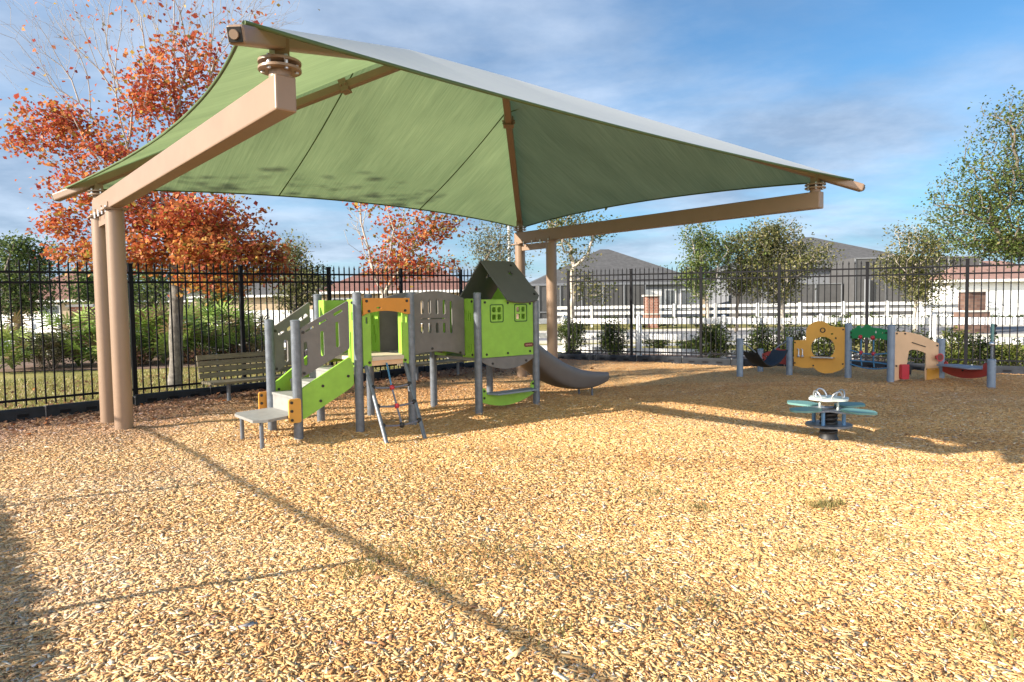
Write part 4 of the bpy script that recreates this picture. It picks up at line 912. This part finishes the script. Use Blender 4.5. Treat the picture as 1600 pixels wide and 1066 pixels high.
def branch_mesh(name, P, par, tips, trunk_r, tip_r, material, parent, power=.5, flare=1.25, limb=1., ntr=0):
    n = len(P); cnt = np.zeros(n); cnt[tips] = 1
    for i in range(n-1, 0, -1): cnt[par[i]] += cnt[i]
    cnt = np.maximum(cnt, 1); rad = tip_r*cnt**power
    rad = np.minimum(rad*max(1, 1), trunk_r); sc_ = trunk_r/rad[1] if rad[1] > 0 else 1
    rad = tip_r+(rad-tip_r)*sc_
    if limb != 1: rad[ntr:] = np.maximum(rad[ntr:]*limb, tip_r)
    V_, F_ = [], []; base = 0
    for i in range(1, n):
        p, q = P[par[i]], P[i]; t_ = q-p; L_ = np.linalg.norm(t_)
        if L_ < 1e-5: continue
        t_ = t_/L_; a = np.cross(t_, [.3, .2, .93] if abs(t_[2]) < .9 else [1., .1, 0]); a /= np.linalg.norm(a); c_ = np.cross(t_, a)
        r0 = min(rad[par[i]], rad[i]*1.35); r1 = rad[i]; m_ = 9 if r1 > .05 else (6 if r1 > .02 else 4)
        if par[i] == 0: r0 = trunk_r*flare
        elif par[par[i]] == 0: r0 = rad[par[i]]
        th_ = np.arange(4 if m_ == 4 else m_)*2*math.pi/m_
        ring = a[None]*np.cos(th_)[:, None]+c_[None]*np.sin(th_)[:, None]
        V_.append(p-t_*r0*.15+ring*r0); V_.append(q+t_*r1*.1+ring*r1)
        F_ += [(base+k, base+(k+1) % m_, base+m_+(k+1) % m_, base+m_+k) for k in range(m_)]; base += 2*m_
    o = fastmesh(name, np.concatenate(V_), np.array(F_), None, material, parent)
    o.data.polygons.foreach_set('use_smooth', [True]*len(o.data.polygons)); return o
def leaves(name, C, size, cols, g_, material, parent, asp=.62, up=.35, jit=.25, droop=.0):
    n = len(C); s = size*np.exp(g_.normal(0, jit, n))
    nr = g_.normal(0, 1, (n, 3)); nr[:, 2] = np.abs(nr[:, 2])+up; nr /= np.linalg.norm(nr, axis=1)[:, None]
    a = g_.normal(0, 1, (n, 3)); a[:, 2] -= droop; a -= nr*(a*nr).sum(1)[:, None]; a /= np.linalg.norm(a, axis=1)[:, None]; b = np.cross(nr, a)
    fold = nr*(g_.uniform(.05, .28, n)*s)[:, None]
    V_ = np.stack([C-a*(s*.5)[:, None], C+b*(s*asp*.5)[:, None]+fold, C+a*(s*.5)[:, None], C-b*(s*asp*.5)[:, None]+fold], 1).reshape(-1, 3)
    return fastmesh(name, V_, np.arange(4*n).reshape(-1, 4), np.repeat(cols, 4, 0), material, parent)
def ell(c, r, n, g_, hollow=.45):
    d = g_.normal(0, 1, (n, 3)); d /= np.linalg.norm(d, axis=1)[:, None]; return np.array(c)+d*np.array(r)*(g_.random(n)**hollow)[:, None]
def palette(n, pal, pr, g_, lo=.8, hi=1.15):
    pal = np.array(pal); pr = np.array(pr, float); pr /= pr.sum(); return (pal[g_.choice(len(pal), n, p=pr)]*g_.uniform(lo, hi, (n, 1))).clip(0, 1)
def tree(name, label, base, fork, lobes, seed, leaf, pal, pr, trunk_r, bark, tip_r=.006, per=24, spread=.17, group=None, cat='tree', clump=True, alpha=.35, power=.5, up=.35, asp=.62, limb=1.):
    """lobes: (centre, radii, tips, leafiness)"""
    g_ = np.random.default_rng(seed); root = empty(name, tuple(base), label, cat, group)
    A, wt = [], []
    for c_, r_, n_, lf in lobes: A.append(ell(c_, r_, n_, g_)); wt += [lf]*n_
    A = np.concatenate(A); wt = np.array(wt)
    P, par, tips = grow(base, fork, A, g_, alpha=alpha)
    order = np.argsort(np.linalg.norm(A-np.array(fork), axis=1)); wt = wt[order]
    branch_mesh('trunk', P, par, tips, trunk_r, tip_r, bark, root, power, 1.25, limb, max(2, int(np.linalg.norm(np.array(fork, float)-np.array(base, float))/.3))+1)
    C, tone = [], []
    for t_, lf in zip(tips, wt):
        k = g_.poisson(per*lf)
        if k == 0: continue
        q = P[t_]; pp = P[par[t_]]; f = g_.random((k, 1))*1.3
        C.append(pp+(q-pp)*f+g_.normal(0, spread, (k, 3))*[1, 1, .8]); tone.append(np.full(k, g_.normal(0, 1)))
    C = np.concatenate(C); tone = np.concatenate(tone)
    cols = palette(len(C), pal, pr, g_)
    if callable(clump): cols = clump(C, cols, tone, g_)
    else: cols = cols*(1+.13*tone.clip(-1.6, 1.6))[:, None]
    leaves('crown', C, leaf, cols.clip(0, 1), g_, 'leaf', root, asp, up)
    return root
MAPLE = [(.50, .125, .05), (.59, .19, .07), (.45, .088, .055), (.33, .055, .045), (.63, .28, .10), (.52, .36, .08), (.24, .23, .05)]
def maplecol(C, cols, tone, g_):
    """greener and yellower leaves low in the crown"""
    z = C[:, 2]; k = np.clip((3.3-z)/1.5, 0, 1)*np.clip(.5+.5*tone, 0, 1)*g_.random(len(z)); gy = np.array([.42, .36, .05])
    return (cols*(1-k[:, None])+gy*k[:, None])*(1+.10*tone.clip(-1.5, 1.5))[:, None]
def lob(u, v, ru, rv, Y, n, lf, rd=None, dy=0.):
    k = Y/FPX; return (at(u, v, Y+dy), (ru*k, (rd if rd is not None else (ru+rv)/2*k*1.0), rv*k), n, lf)
YM = 13.6
bs = at(272, 600, YM); bs[2] = -.08; fk_ = at(277, 395, YM)
LOB = [lob(85, 190, 72, 48, YM, 34, 1., dy=.3), lob(55, 215, 55, 35, YM, 18, .8), lob(160, 240, 60, 60, YM, 30, .8), lob(100, 290, 45, 45, YM, 16, .8), lob(90, 345, 30, 22, YM, 12, 1.0),
       lob(235, 150, 60, 75, YM, 44, .9), lob(300, 100, 60, 45, YM, 26, .75), lob(345, 170, 60, 60, YM, 26, .9, dy=.4), lob(270, 230, 70, 50, YM, 30, .9),
       lob(200, 320, 95, 40, YM, 44, 1.2, rd=1.3), lob(310, 345, 95, 40, YM, 66, 1.5, rd=1.3), lob(345, 395, 85, 34, YM, 56, 1.5, dy=-.5), lob(415, 405, 32, 36, YM, 22, 1.3), lob(345, 440, 60, 18, YM, 16, 1.2, dy=-.7), lob(225, 392, 75, 24, YM, 34, 1.3, rd=1.2), lob(120, 395, 45, 24, YM, 16, 1.1),
       lob(60, 60, 75, 95, YM, 170, .006), lob(160, 35, 75, 90, YM, 190, .008), lob(260, 0, 75, 90, YM, 210, .012), lob(350, 15, 70, 85, YM, 210, .012), lob(425, 20, 50, 55, YM, 110, .006), lob(230, -110, 150, 70, YM, 170, .0)]
tree('maple_tree', 'large maple with orange and red leaves and bare pale top branches behind the tan columns', bs, fk_, LOB, 11, .082, MAPLE, [.26, .24, .16, .10, .12, .08, .04], .128, 'maplebark', .0021, per=40, spread=.145, clump=maplecol, alpha=.75, limb=.55, power=.60, asp=.8)
YS = 19.5
bs = at(598, 560, YS); bs[2] = -.08; fk_ = at(600, 462, YS)
LOB = [lob(640, 365, 50, 35, YS, 40, .9), lob(690, 350, 36, 22, YS, 24, 1.0), lob(630, 412, 62, 18, YS, 40, 1.1), lob(590, 400, 35, 35, YS, 18, .5), lob(620, 300, 80, 40, YS, 40, .9), lob(690, 415, 40, 14, YS, 16, .8), lob(560, 350, 25, 50, YS, 16, .05), lob(545, 340, 25, 30, YS, 10, .02), lob(600, 250, 70, 50, YS, 26, .3)]
tree('maple_tree', 'smaller maple with sparse orange leaves and pale stems behind the play structure', bs, fk_, LOB, 23, .10, MAPLE, [.22, .2, .14, .08, .14, .08, .14], .12, 'palebark', .005, per=22, spread=.2, alpha=.6, asp=.8, limb=.6)
bs = np.array([-12.3, 8.2, -.08])
tree('maple_tree', 'bare limbed maple just past the left edge of the picture', bs, (-12.2, 8.3, 3.4), [((-12.1, 8.6, 7.3), (1.7, 1.8, 1.1), 60, .8), ((-11.2, 9.1, 6.4), (1.3, 1.2, .9), 30, .8), ((-13.4, 8.0, 6.4), (1.6, 1.6, 1.2), 24, .6), ((-11.3, 9.0, 5.0), (1.4, 1.2, .8), 16, .5)], 12, .11, MAPLE, [.26, .24, .16, .10, .12, .08, .04], .15, 'maplebark', .005, per=22, spread=.18, clump=maplecol, alpha=.22, asp=.8)
OAK = [(.12, .17, .045), (.16, .21, .055), (.085, .125, .035), (.23, .25, .08), (.05, .08, .025)]
OLIVE = [(.18, .185, .065), (.23, .22, .085), (.125, .14, .05), (.29, .25, .11), (.08, .10, .035)]
GREY = [(.17, .18, .10), (.22, .22, .13), (.12, .135, .07), (.27, .25, .15)]
def crown(u, vt, vb, hw_, Y, n, lf=1., fill=.75):
    """a rounded crown between image rows vt and vb at distance Y, built as overlapping lobes of different size"""
    g_ = np.random.default_rng(int(u*7+Y)); o = []; h = vb-vt
    for i in range(7):
        f = (i+.5)/7; wv_ = math.sin(math.pi*min(.98, .12+f*.80))**.7
        o.append(lob(u+g_.uniform(-.4, .4)*hw_*wv_, vt+h*f, hw_*wv_*g_.uniform(.72, 1.05), h*.18, Y, max(3, int(n/7*wv_*1.4)), lf*g_.uniform(.6, 1.2), dy=g_.uniform(-.5, .5)))
    return o
def simple_tree(name, label, u, vt, vb, hw_, vtr, Y, n, seed, pal, pr, leaf, tr_, bark='bark', per=26, spread=.25, ut=None, lf=1., extra=(), alpha=.3, fork=None):
    ut = u if ut is None else ut; b_ = at(ut, vtr, Y); b_[2] = -.08
    return tree(name, label, b_, at(ut+(u-ut)*.3, fork or (vb+4), Y), crown(u, vt, vb, hw_, Y, n, lf)+list(extra), seed, leaf, pal, pr, tr_, bark, .008, per, spread, alpha=alpha)
simple_tree('oak_tree', 'dark evergreen oak behind the far left of the black fence', 28, 376, 486, 74, 520, 28, 260, 31, OAK, [.25, .1, .35, .0, .3], .12, .16, per=36)
simple_tree('pine_sapling', 'pale green young tree between the left house and the tan columns', 142, 422, 478, 30, 520, 31, 90, 32, [(.13, .2, .05), (.18, .26, .07), (.09, .14, .04)], [.4, .3, .3], .13, .07, per=22)
simple_tree('oak_tree', 'shady low branched oak behind the big maple trunk', 232, 415, 478, 48, 520, 29, 130, 33, OAK, [.3, .3, .2, .1, .1], .11, .13, per=24)
simple_tree('oak_tree', 'mid green tree filling the gap left of the big maple trunk', 178, 408, 480, 44, 520, 36, 130, 42, OAK+OLIVE[:2], [.25, .2, .2, .1, .1, .1, .05], .13, .11, per=28)
simple_tree('oak_tree', 'wide green tree behind the orange leaves right of the maple trunk', 340, 415, 480, 60, 520, 40, 170, 43, OAK+OLIVE[:2], [.25, .2, .2, .1, .1, .1, .05], .14, .12, per=28)
simple_tree('elm_tree', 'olive leaved tree above the white fence left of the play structure', 460, 385, 480, 50, 515, 32, 200, 34, OLIVE, [.3, .25, .2, .1, .15], .12, .10, per=30, extra=[lob(468, 382, 30, 18, 34, 16, .15)])
simple_tree('elm_tree', 'grey green feathery tree rising behind the play house roof', 775, 352, 460, 56, 520, 36, 190, 35, GREY, [.3, .3, .25, .15], .12, .12, per=26, lf=.8)
b_ = at(893, 520, 24); b_[2] = -.08
tree('crape_tree', 'open tree with white forked trunk beside the right tan columns', b_, at(895, 425, 24), [lob(905, 345, 62, 26, 24, 44, .75), lob(945, 360, 36, 18, 24, 18, .6), lob(870, 360, 38, 28, 24, 22, .75), lob(890, 395, 34, 18, 24, 16, .6), lob(925, 450, 34, 18, 24, 20, .9), lob(905, 430, 22, 14, 24, 10, .8), lob(850, 340, 30, 18, 24, 10, .6)], 36, .10, OLIVE+[(.10, .13, .05)], [.25, .2, .2, .1, .1, .15], .10, 'palebark', .006, per=26, spread=.2, alpha=.2)
simple_tree('elm_tree', 'rounded green tree in front of the gap between the two grey houses', 1097, 360, 462, 42, 500, 35, 190, 37, OAK, [.3, .3, .2, .15, .05], .12, .09, 'palebark', per=30, ut=1108)
simple_tree('elm_tree', 'bushy green tree left of a wider one before the screened porch', 1160, 366, 460, 52, 500, 36, 200, 38, OLIVE+OAK[:2], [.2, .2, .2, .1, .1, .1, .1], .12, .08, per=28, ut=1150)
simple_tree('elm_tree', 'broad olive tree in front of the dark screened porch', 1222, 354, 464, 76, 500, 36, 360, 39, OLIVE, [.3, .25, .2, .15, .1], .13, .13, 'palebark', per=30, extra=[lob(1225, 352, 45, 16, 37, 20, .2)])
simple_tree('elm_tree', 'small round olive tree with forked trunk left of the white building', 1434, 360, 466, 64, 505, 33, 250, 40, OLIVE+OAK[:1], [.28, .25, .2, .15, .06, .06], .12, .075, 'palebark', per=26, ut=1429, extra=[lob(1425, 356, 40, 16, 33, 18, .25)])
YO = 27
b_ = at(1640, 540, YO); b_[2] = -.08
tree('oak_tree', 'tall leafy oak at the right edge of the picture', b_, at(1632, 420, YO), [lob(1570, 230, 62, 62, YO, 90, .55), lob(1525, 290, 68, 46, YO, 80, .55), lob(1600, 310, 80, 55, YO, 110, .9), lob(1540, 350, 80, 42, YO, 100, .85), lob(1620, 390, 75, 24, YO, 70, 1.2), lob(1650, 250, 70, 80, YO, 90, 1.1), lob(1700, 340, 70, 70, YO, 70, 1.1), lob(1495, 330, 52, 40, YO, 46, .35), lob(1570, 180, 42, 34, YO, 26, .3), lob(1620, 190, 50, 44, YO, 40, .6), lob(1545, 385, 60, 20, YO, 50, 1.)], 41, .105, OAK+OLIVE[:2]+[(.13, .19, .04)], [.24, .2, .15, .1, .06, .08, .05, .12], .24, 'bark', .007, per=38, spread=.25, alpha=.25)
# low far tree line
for i, (u, vt, hw_, Y) in enumerate(((60, 440, 60, 95), (330, 430, 55, 110), (1040, 425, 40, 110), (1420, 420, 60, 100), (1580, 425, 70, 95), (985, 440, 50, 120))):
    simple_tree('oak_tree', ['dark far tree behind the left houses', 'far tree above the roofs behind the big maple', 'far tree between the grey houses', 'far tree behind the small olive tree', 'far tree behind the white building roof', 'far tree behind the grey house ridge'][i], u, vt, 470, hw_, 492, Y, 60, 60+i, OAK, [.3, .3, .2, .1, .1], .38, .2, per=22, spread=.7)

# clipped shrubs and loose shrubs between the fences
def shrub(x, y, rx, ry, h, n, seed, label, pal, pr, name='shrub', leaf=.055, z0=-.06, stems=9, bot=.12):
    g_ = np.random.default_rng(seed); root = empty(name, (x, y, z0), label, 'shrub'); mb = MB()
    for i in range(stems):
        a = g_.random()*6.28; r_ = g_.uniform(.3, .85); mb.tube([(x+g_.normal(0, .05), y+g_.normal(0, .05), z0-.05), (x+math.cos(a)*rx*r_*.5, y+math.sin(a)*ry*r_*.5, z0+h*.45), (x+math.cos(a)*rx*r_, y+math.sin(a)*ry*r_, z0+h*g_.uniform(.7, .95))], [.016, .011, .004], 5)
    mb.build('stems', 'bark', root)
    k = 46; cc = ell((x, y, z0+h*(bot+1)/2), (rx*.92, ry*.92, h*(1-bot)/2*.95), k, g_, .38); cc[:, 2] = cc[:, 2].clip(z0+.1, z0+h)
    C = cc[g_.integers(0, k, n)]+g_.normal(0, .085, (n, 3)); tone = np.repeat(0., n)
    cols = palette(n, pal, pr, g_)*(1+.2*np.sin(C[:, :1]*9+C[:, 2:]*7))
    leaves('foliage', C, leaf, cols.clip(0, 1), g_, 'leaf', root, .6, .5)
    return root
HEDGE = [(.045, .075, .018), (.07, .105, .024), (.10, .14, .03), (.03, .05, .014), (.16, .17, .05)]
YEL = [(.16, .20, .035), (.11, .15, .03), (.22, .22, .05), (.07, .10, .025)]
def onR(u, dn):
    """point dn metres behind the right border, seen in column u"""
    a = CORN+NR*dn; k_ = (u-800)/FPX; t_ = (k_*a[1]-a[0])/(BRd[0]-k_*BRd[1]); return a+BRd*t_
for i, (u, dn, rx, h, n, lab, pal) in enumerate((
        (893, .85, .46, 1.12, 3600, 'dense dark green shrub beside the right tan columns', HEDGE), (960, .95, .48, 1.06, 3400, 'green shrub in front of the white fence left of the brick pillar', HEDGE),
        (1120, .85, .56, 1.05, 4200, 'large clipped shrub with bare brown stems left of the hammock', HEDGE), (1190, .8, .33, 1.0, 2000, 'thin dark upright shrub behind the red panel', HEDGE),
        (1232, .8, .42, 1.0, 2600, 'dark shrub behind the hammock post and amber panel', HEDGE), (1312, .9, .66, 1.02, 4200, 'wide yellow green shrub above the green dragon panel', YEL),
        (1385, .95, .42, .9, 2000, 'leafy shrub behind the rounded shoulder of the peach panel', HEDGE), (1440, .9, .36, .92, 1800, 'bushy shrub beside the short blue grey post and peach panel', HEDGE),
        (1495, 1.0, .42, .95, 1700, 'loose light green shrub left of the periscope pole', YEL), (1532, .8, .30, .85, 1200, 'spindly shrub with thin leaves right beside the periscope pole', HEDGE), (1580, .9, .46, .62, 1900, 'low yellow green shrub at the right end of the black fence', YEL),
        (1030, 4.3, .5, .5, 1500, 'small green shrub on the bed below the brick pillar', HEDGE), (1078, 4.3, .45, .5, 1400, 'small green shrub right of the near white fence post', HEDGE), (1505, .75, .28, .40, 700, 'tiny shrub with a few yellow blooms under the periscope', YEL))):
    p = onR(u, dn); shrub(p[0], p[1], rx, min(rx, .42), h, n, 100+i, lab, pal, ([.3, .28, .2, .12, .1] if pal is HEDGE else [.35, .3, .2, .15]))
# low hedge strips on the far verge, one clump each
for i in range(16):
    u = 905+46*i; Y = 43.5-i*.25; shrub(gx(u, Y), Y, .95, .6, .62+.12*math.sin(i*2.1), 420, 200+i, 'low rounded bush in the row before the far white fence', HEDGE+YEL[:1], [.25, .25, .2, .1, .1, .1], leaf=.16, stems=4)
    bpy.data.objects[-1] if False else None
for o in list(COL.objects):
    if o.get('label') == 'low rounded bush in the row before the far white fence': o['group'] = 'low bushes before the far white fence'

# palmettos
def palmetto_mesh(seed, h):
    g_ = np.random.default_rng(seed); Vv, Fv, Cv = [], [], []; st = MB(); n = 0
    for i in range(24):
        a = g_.random()*6.28; out_ = g_.uniform(.12, .72); z = h*g_.uniform(.16, .95)*(1-.25*out_); tip = np.array([math.cos(a)*out_, math.sin(a)*out_, z])
        st.tube([(0, 0, 0), tip*[.35, .35, .55], tip], [.012, .010, .007], 4)
        d = np.array([math.cos(a), math.sin(a), g_.uniform(.2, 1.7)]); d /= np.linalg.norm(d); s_ = np.cross(d, Z3); s_ /= np.linalg.norm(s_); nn = np.cross(s_, d); R_ = g_.uniform(.46, .70)
        base = np.array([(.29, .41, .09), (.21, .32, .06), (.38, .47, .14), (.16, .24, .05)][g_.integers(4)])*g_.uniform(.8, 1.2)
        if g_.random() < .12: base = np.array([.30, .21, .10])*g_.uniform(.6, 1)
        for j in range(11):
            an = (j-5)/5*1.6; dr = d*math.cos(an)+s_*math.sin(an); dr = dr+nn*.12*math.cos(an*2); rr = R_*(1-.18*abs(an)/1.65); w_ = np.cross(dr, nn); w_ /= np.linalg.norm(w_); w_ = w_*.027
            m_ = tip+dr*rr*.55; e_ = tip+dr*rr-Z3*rr*.16*g_.uniform(.3, 1.6)
            Vv += [tip-w_*.3, tip+w_*.3, m_+w_, m_-w_, e_+w_*.12, e_-w_*.12]; Fv += [(n, n+1, n+2, n+3), (n+3, n+2, n+4, n+5)]; n += 6
            Cv += [base*g_.uniform(.85, 1.15)]*6
    return np.array(Vv), np.array(Fv), np.array(Cv), st
protos = []
for k in range(3):
    root = empty('palmetto', (0, 0, 0)); Vv, Fv, Cv, st = palmetto_mesh(300+k, 1.45)
    fastmesh('fronds', Vv, Fv, Cv.clip(0, 1), 'frond', root); st.build('stalks', 'stalk', root); protos.append(root)
g_ = np.random.default_rng(9); used = set()
for i, (u, Y, s_) in enumerate(((-12, 17.6, 1.), (14, 18.6, .95), (118, 19.2, 1.0), (140, 20.2, .95), (156, 18.9, 1.05), (215, 20.0, 1.1), (232, 20.8, 1.1), (252, 19.7, 1.05), (286, 20.4, 1.1), (305, 21.4, 1.1), (322, 20.7, 1.0), (342, 21.6, 1.1), (362, 22.3, 1.05), (385, 23.0, 1.05), (200, 22.2, 1.1), (270, 22.6, 1.1), (408, 23.6, .8))):
    k = i % 3; o = protos[k] if k not in used else copy_tree(protos[k]); used.add(k)
    o.location = (gx(u, Y), Y, -.06); o.rotation_euler = (0, 0, g_.random()*6.28); o.scale = (s_*1.08, s_*1.08, s_*g_.uniform(.92, 1.08))
    tag(o, 'fan leaved green palmetto in the bed behind the left black fence', 'palmetto', 'palmettos behind the left fence')
for i, (u, Y, rx, h, lab) in enumerate(((78, 18.6, .8, 1.0, 'grey green twiggy shrub between the palmettos at far left'), (60, 19.6, .7, 1.05, 'olive shrub behind the twiggy one below the dark oak'))):
    shrub(gx(u, Y), Y, rx, .6, h, 2200, 330+i, lab, [(.13, .13, .07), (.18, .17, .10), (.09, .11, .04), (.22, .20, .14)], [.3, .3, .25, .15], leaf=.06, stems=16)
for i, (u, Y, rx, h, lab) in enumerate(((205, 19.0, .5, .5, 'low reddish brown shrub at the foot of the palmettos'), (300, 19.6, .55, .4, 'low rusty brown ground shrub right of the maple trunk'), (365, 21.2, .6, .45, 'low rusty shrub above the left bench'), (398, 22.2, .5, .5, 'dry straw coloured clump of grass beside the stair post'))):
    shrub(gx(u, Y), Y, rx, .5, h, 900, 340+i, lab, [(.17, .08, .05), (.24, .12, .07), (.12, .12, .04), (.30, .20, .09)] if i < 3 else [(.42, .33, .15), (.5, .4, .2), (.3, .25, .1)], [.35, .3, .2, .15] if i < 3 else [.4, .3, .3], leaf=.07, stems=8)
g_ = np.random.default_rng(77); k = 10500; kk = g_.uniform(-2, 11, k); dn = .30+np.abs(g_.normal(0, .5, k))+(g_.random(k) < .25)*g_.random(k)*5; dn[:1500] = -.05-np.abs(g_.normal(0, .8, 1500))
P2_ = BL0+BLd*kk[:, None]+NL*dn[:, None]; C = np.concatenate([P2_, -.05+g_.random((k, 1))*.03], 1); C[:1500, 2] = gh(C[:1500, 0], C[:1500, 1])+.025
o = leaves('fallen_leaves', C, .065, palette(k, [(.22, .11, .06), (.30, .18, .10), (.38, .27, .17), (.15, .08, .05), (.45, .16, .05)], [.3, .25, .2, .2, .05], g_), g_, 'leaf', None, .7, 1.5); tag(o, 'brown fallen leaves along the foot of the left fence', 'leaves', kind='stuff')
# weeds in the chips
wp = np.array([(1290, 790), (640, 870), (560, 900), (700, 925), (1085, 790), (1275, 870), (820, 895), (1075, 950), (1015, 765), (770, 870), (1550, 985), (950, 880), (850, 1000), (590, 890), (1380, 845)], float)
def gp(u, v):
    d = _f0+RIGHT*(u-800)/FPX-UP*(v-533)/FPX; t_ = -CAM_H/d[2]; return d[0]*t_, d[1]*t_
g_ = np.random.default_rng(15); X_, Y_ = [], []
for i, (u, v) in enumerate(wp):
    x, y = gp(u, v); n_ = [240, 120, 80, 80, 75, 80, 80, 75, 50, 75, 70, 70, 55, 75, 50][i]; s_ = [.065, .14, .10, .11, .08, .09, .16, .13, .08, .12, .12, .16, .1, .12, .1][i]
    X_.append(x+g_.normal(0, s_, n_)); Y_.append(y+g_.normal(0, s_*.8, n_))
X_ = np.concatenate(X_); Y_ = np.concatenate(Y_)
blades(len(X_), lambda g_, n: X_, lambda g_, n: Y_, .045, [(.24, .22, .075), (.34, .28, .11), (.19, .19, .06), (.38, .28, .13)], 16, 'weeds', 'sparse green weed sprigs growing through the wood chips', 'weeds', wid=.004, base=lambda x, y: gh(x, y)+.005)
# clipped hedge past the left edge of the view, outside the returning fence; it shades the lower left corner
g_ = np.random.default_rng(91); hd = empty('clipped_hedge', (*(SF0+SFd*7.5+np.array([-.761, -.649])*.6), 0), 'clipped green hedge behind the side fence left of the view', 'hedge')
k = 70000; kk = g_.uniform(3.4, 13, k); hh = g_.random(k)*1.615; dd_ = .25+g_.random(k)**1.5*.75
P2_ = SF0+SFd*kk[:, None]+np.array([-.761, -.649])*dd_[:, None]; C = np.concatenate([P2_, hh[:, None]], 1)
leaves('foliage', C, .085, palette(k, HEDGE, [.3, .28, .2, .12, .1], g_), g_, 'leaf', hd, .65, .3)
mb = MB()
for j in range(16):
    p = SF0+SFd*(3.6+.6*j)+np.array([-.761, -.649])*.65; mb.tube([(*p, -.1), (*(p+g_.normal(0, .1, 2)), .7), (*(p+g_.normal(0, .2, 2)), 1.45)], [.03, .02, .006], 6)
mb.build('stems', 'bark', hd)
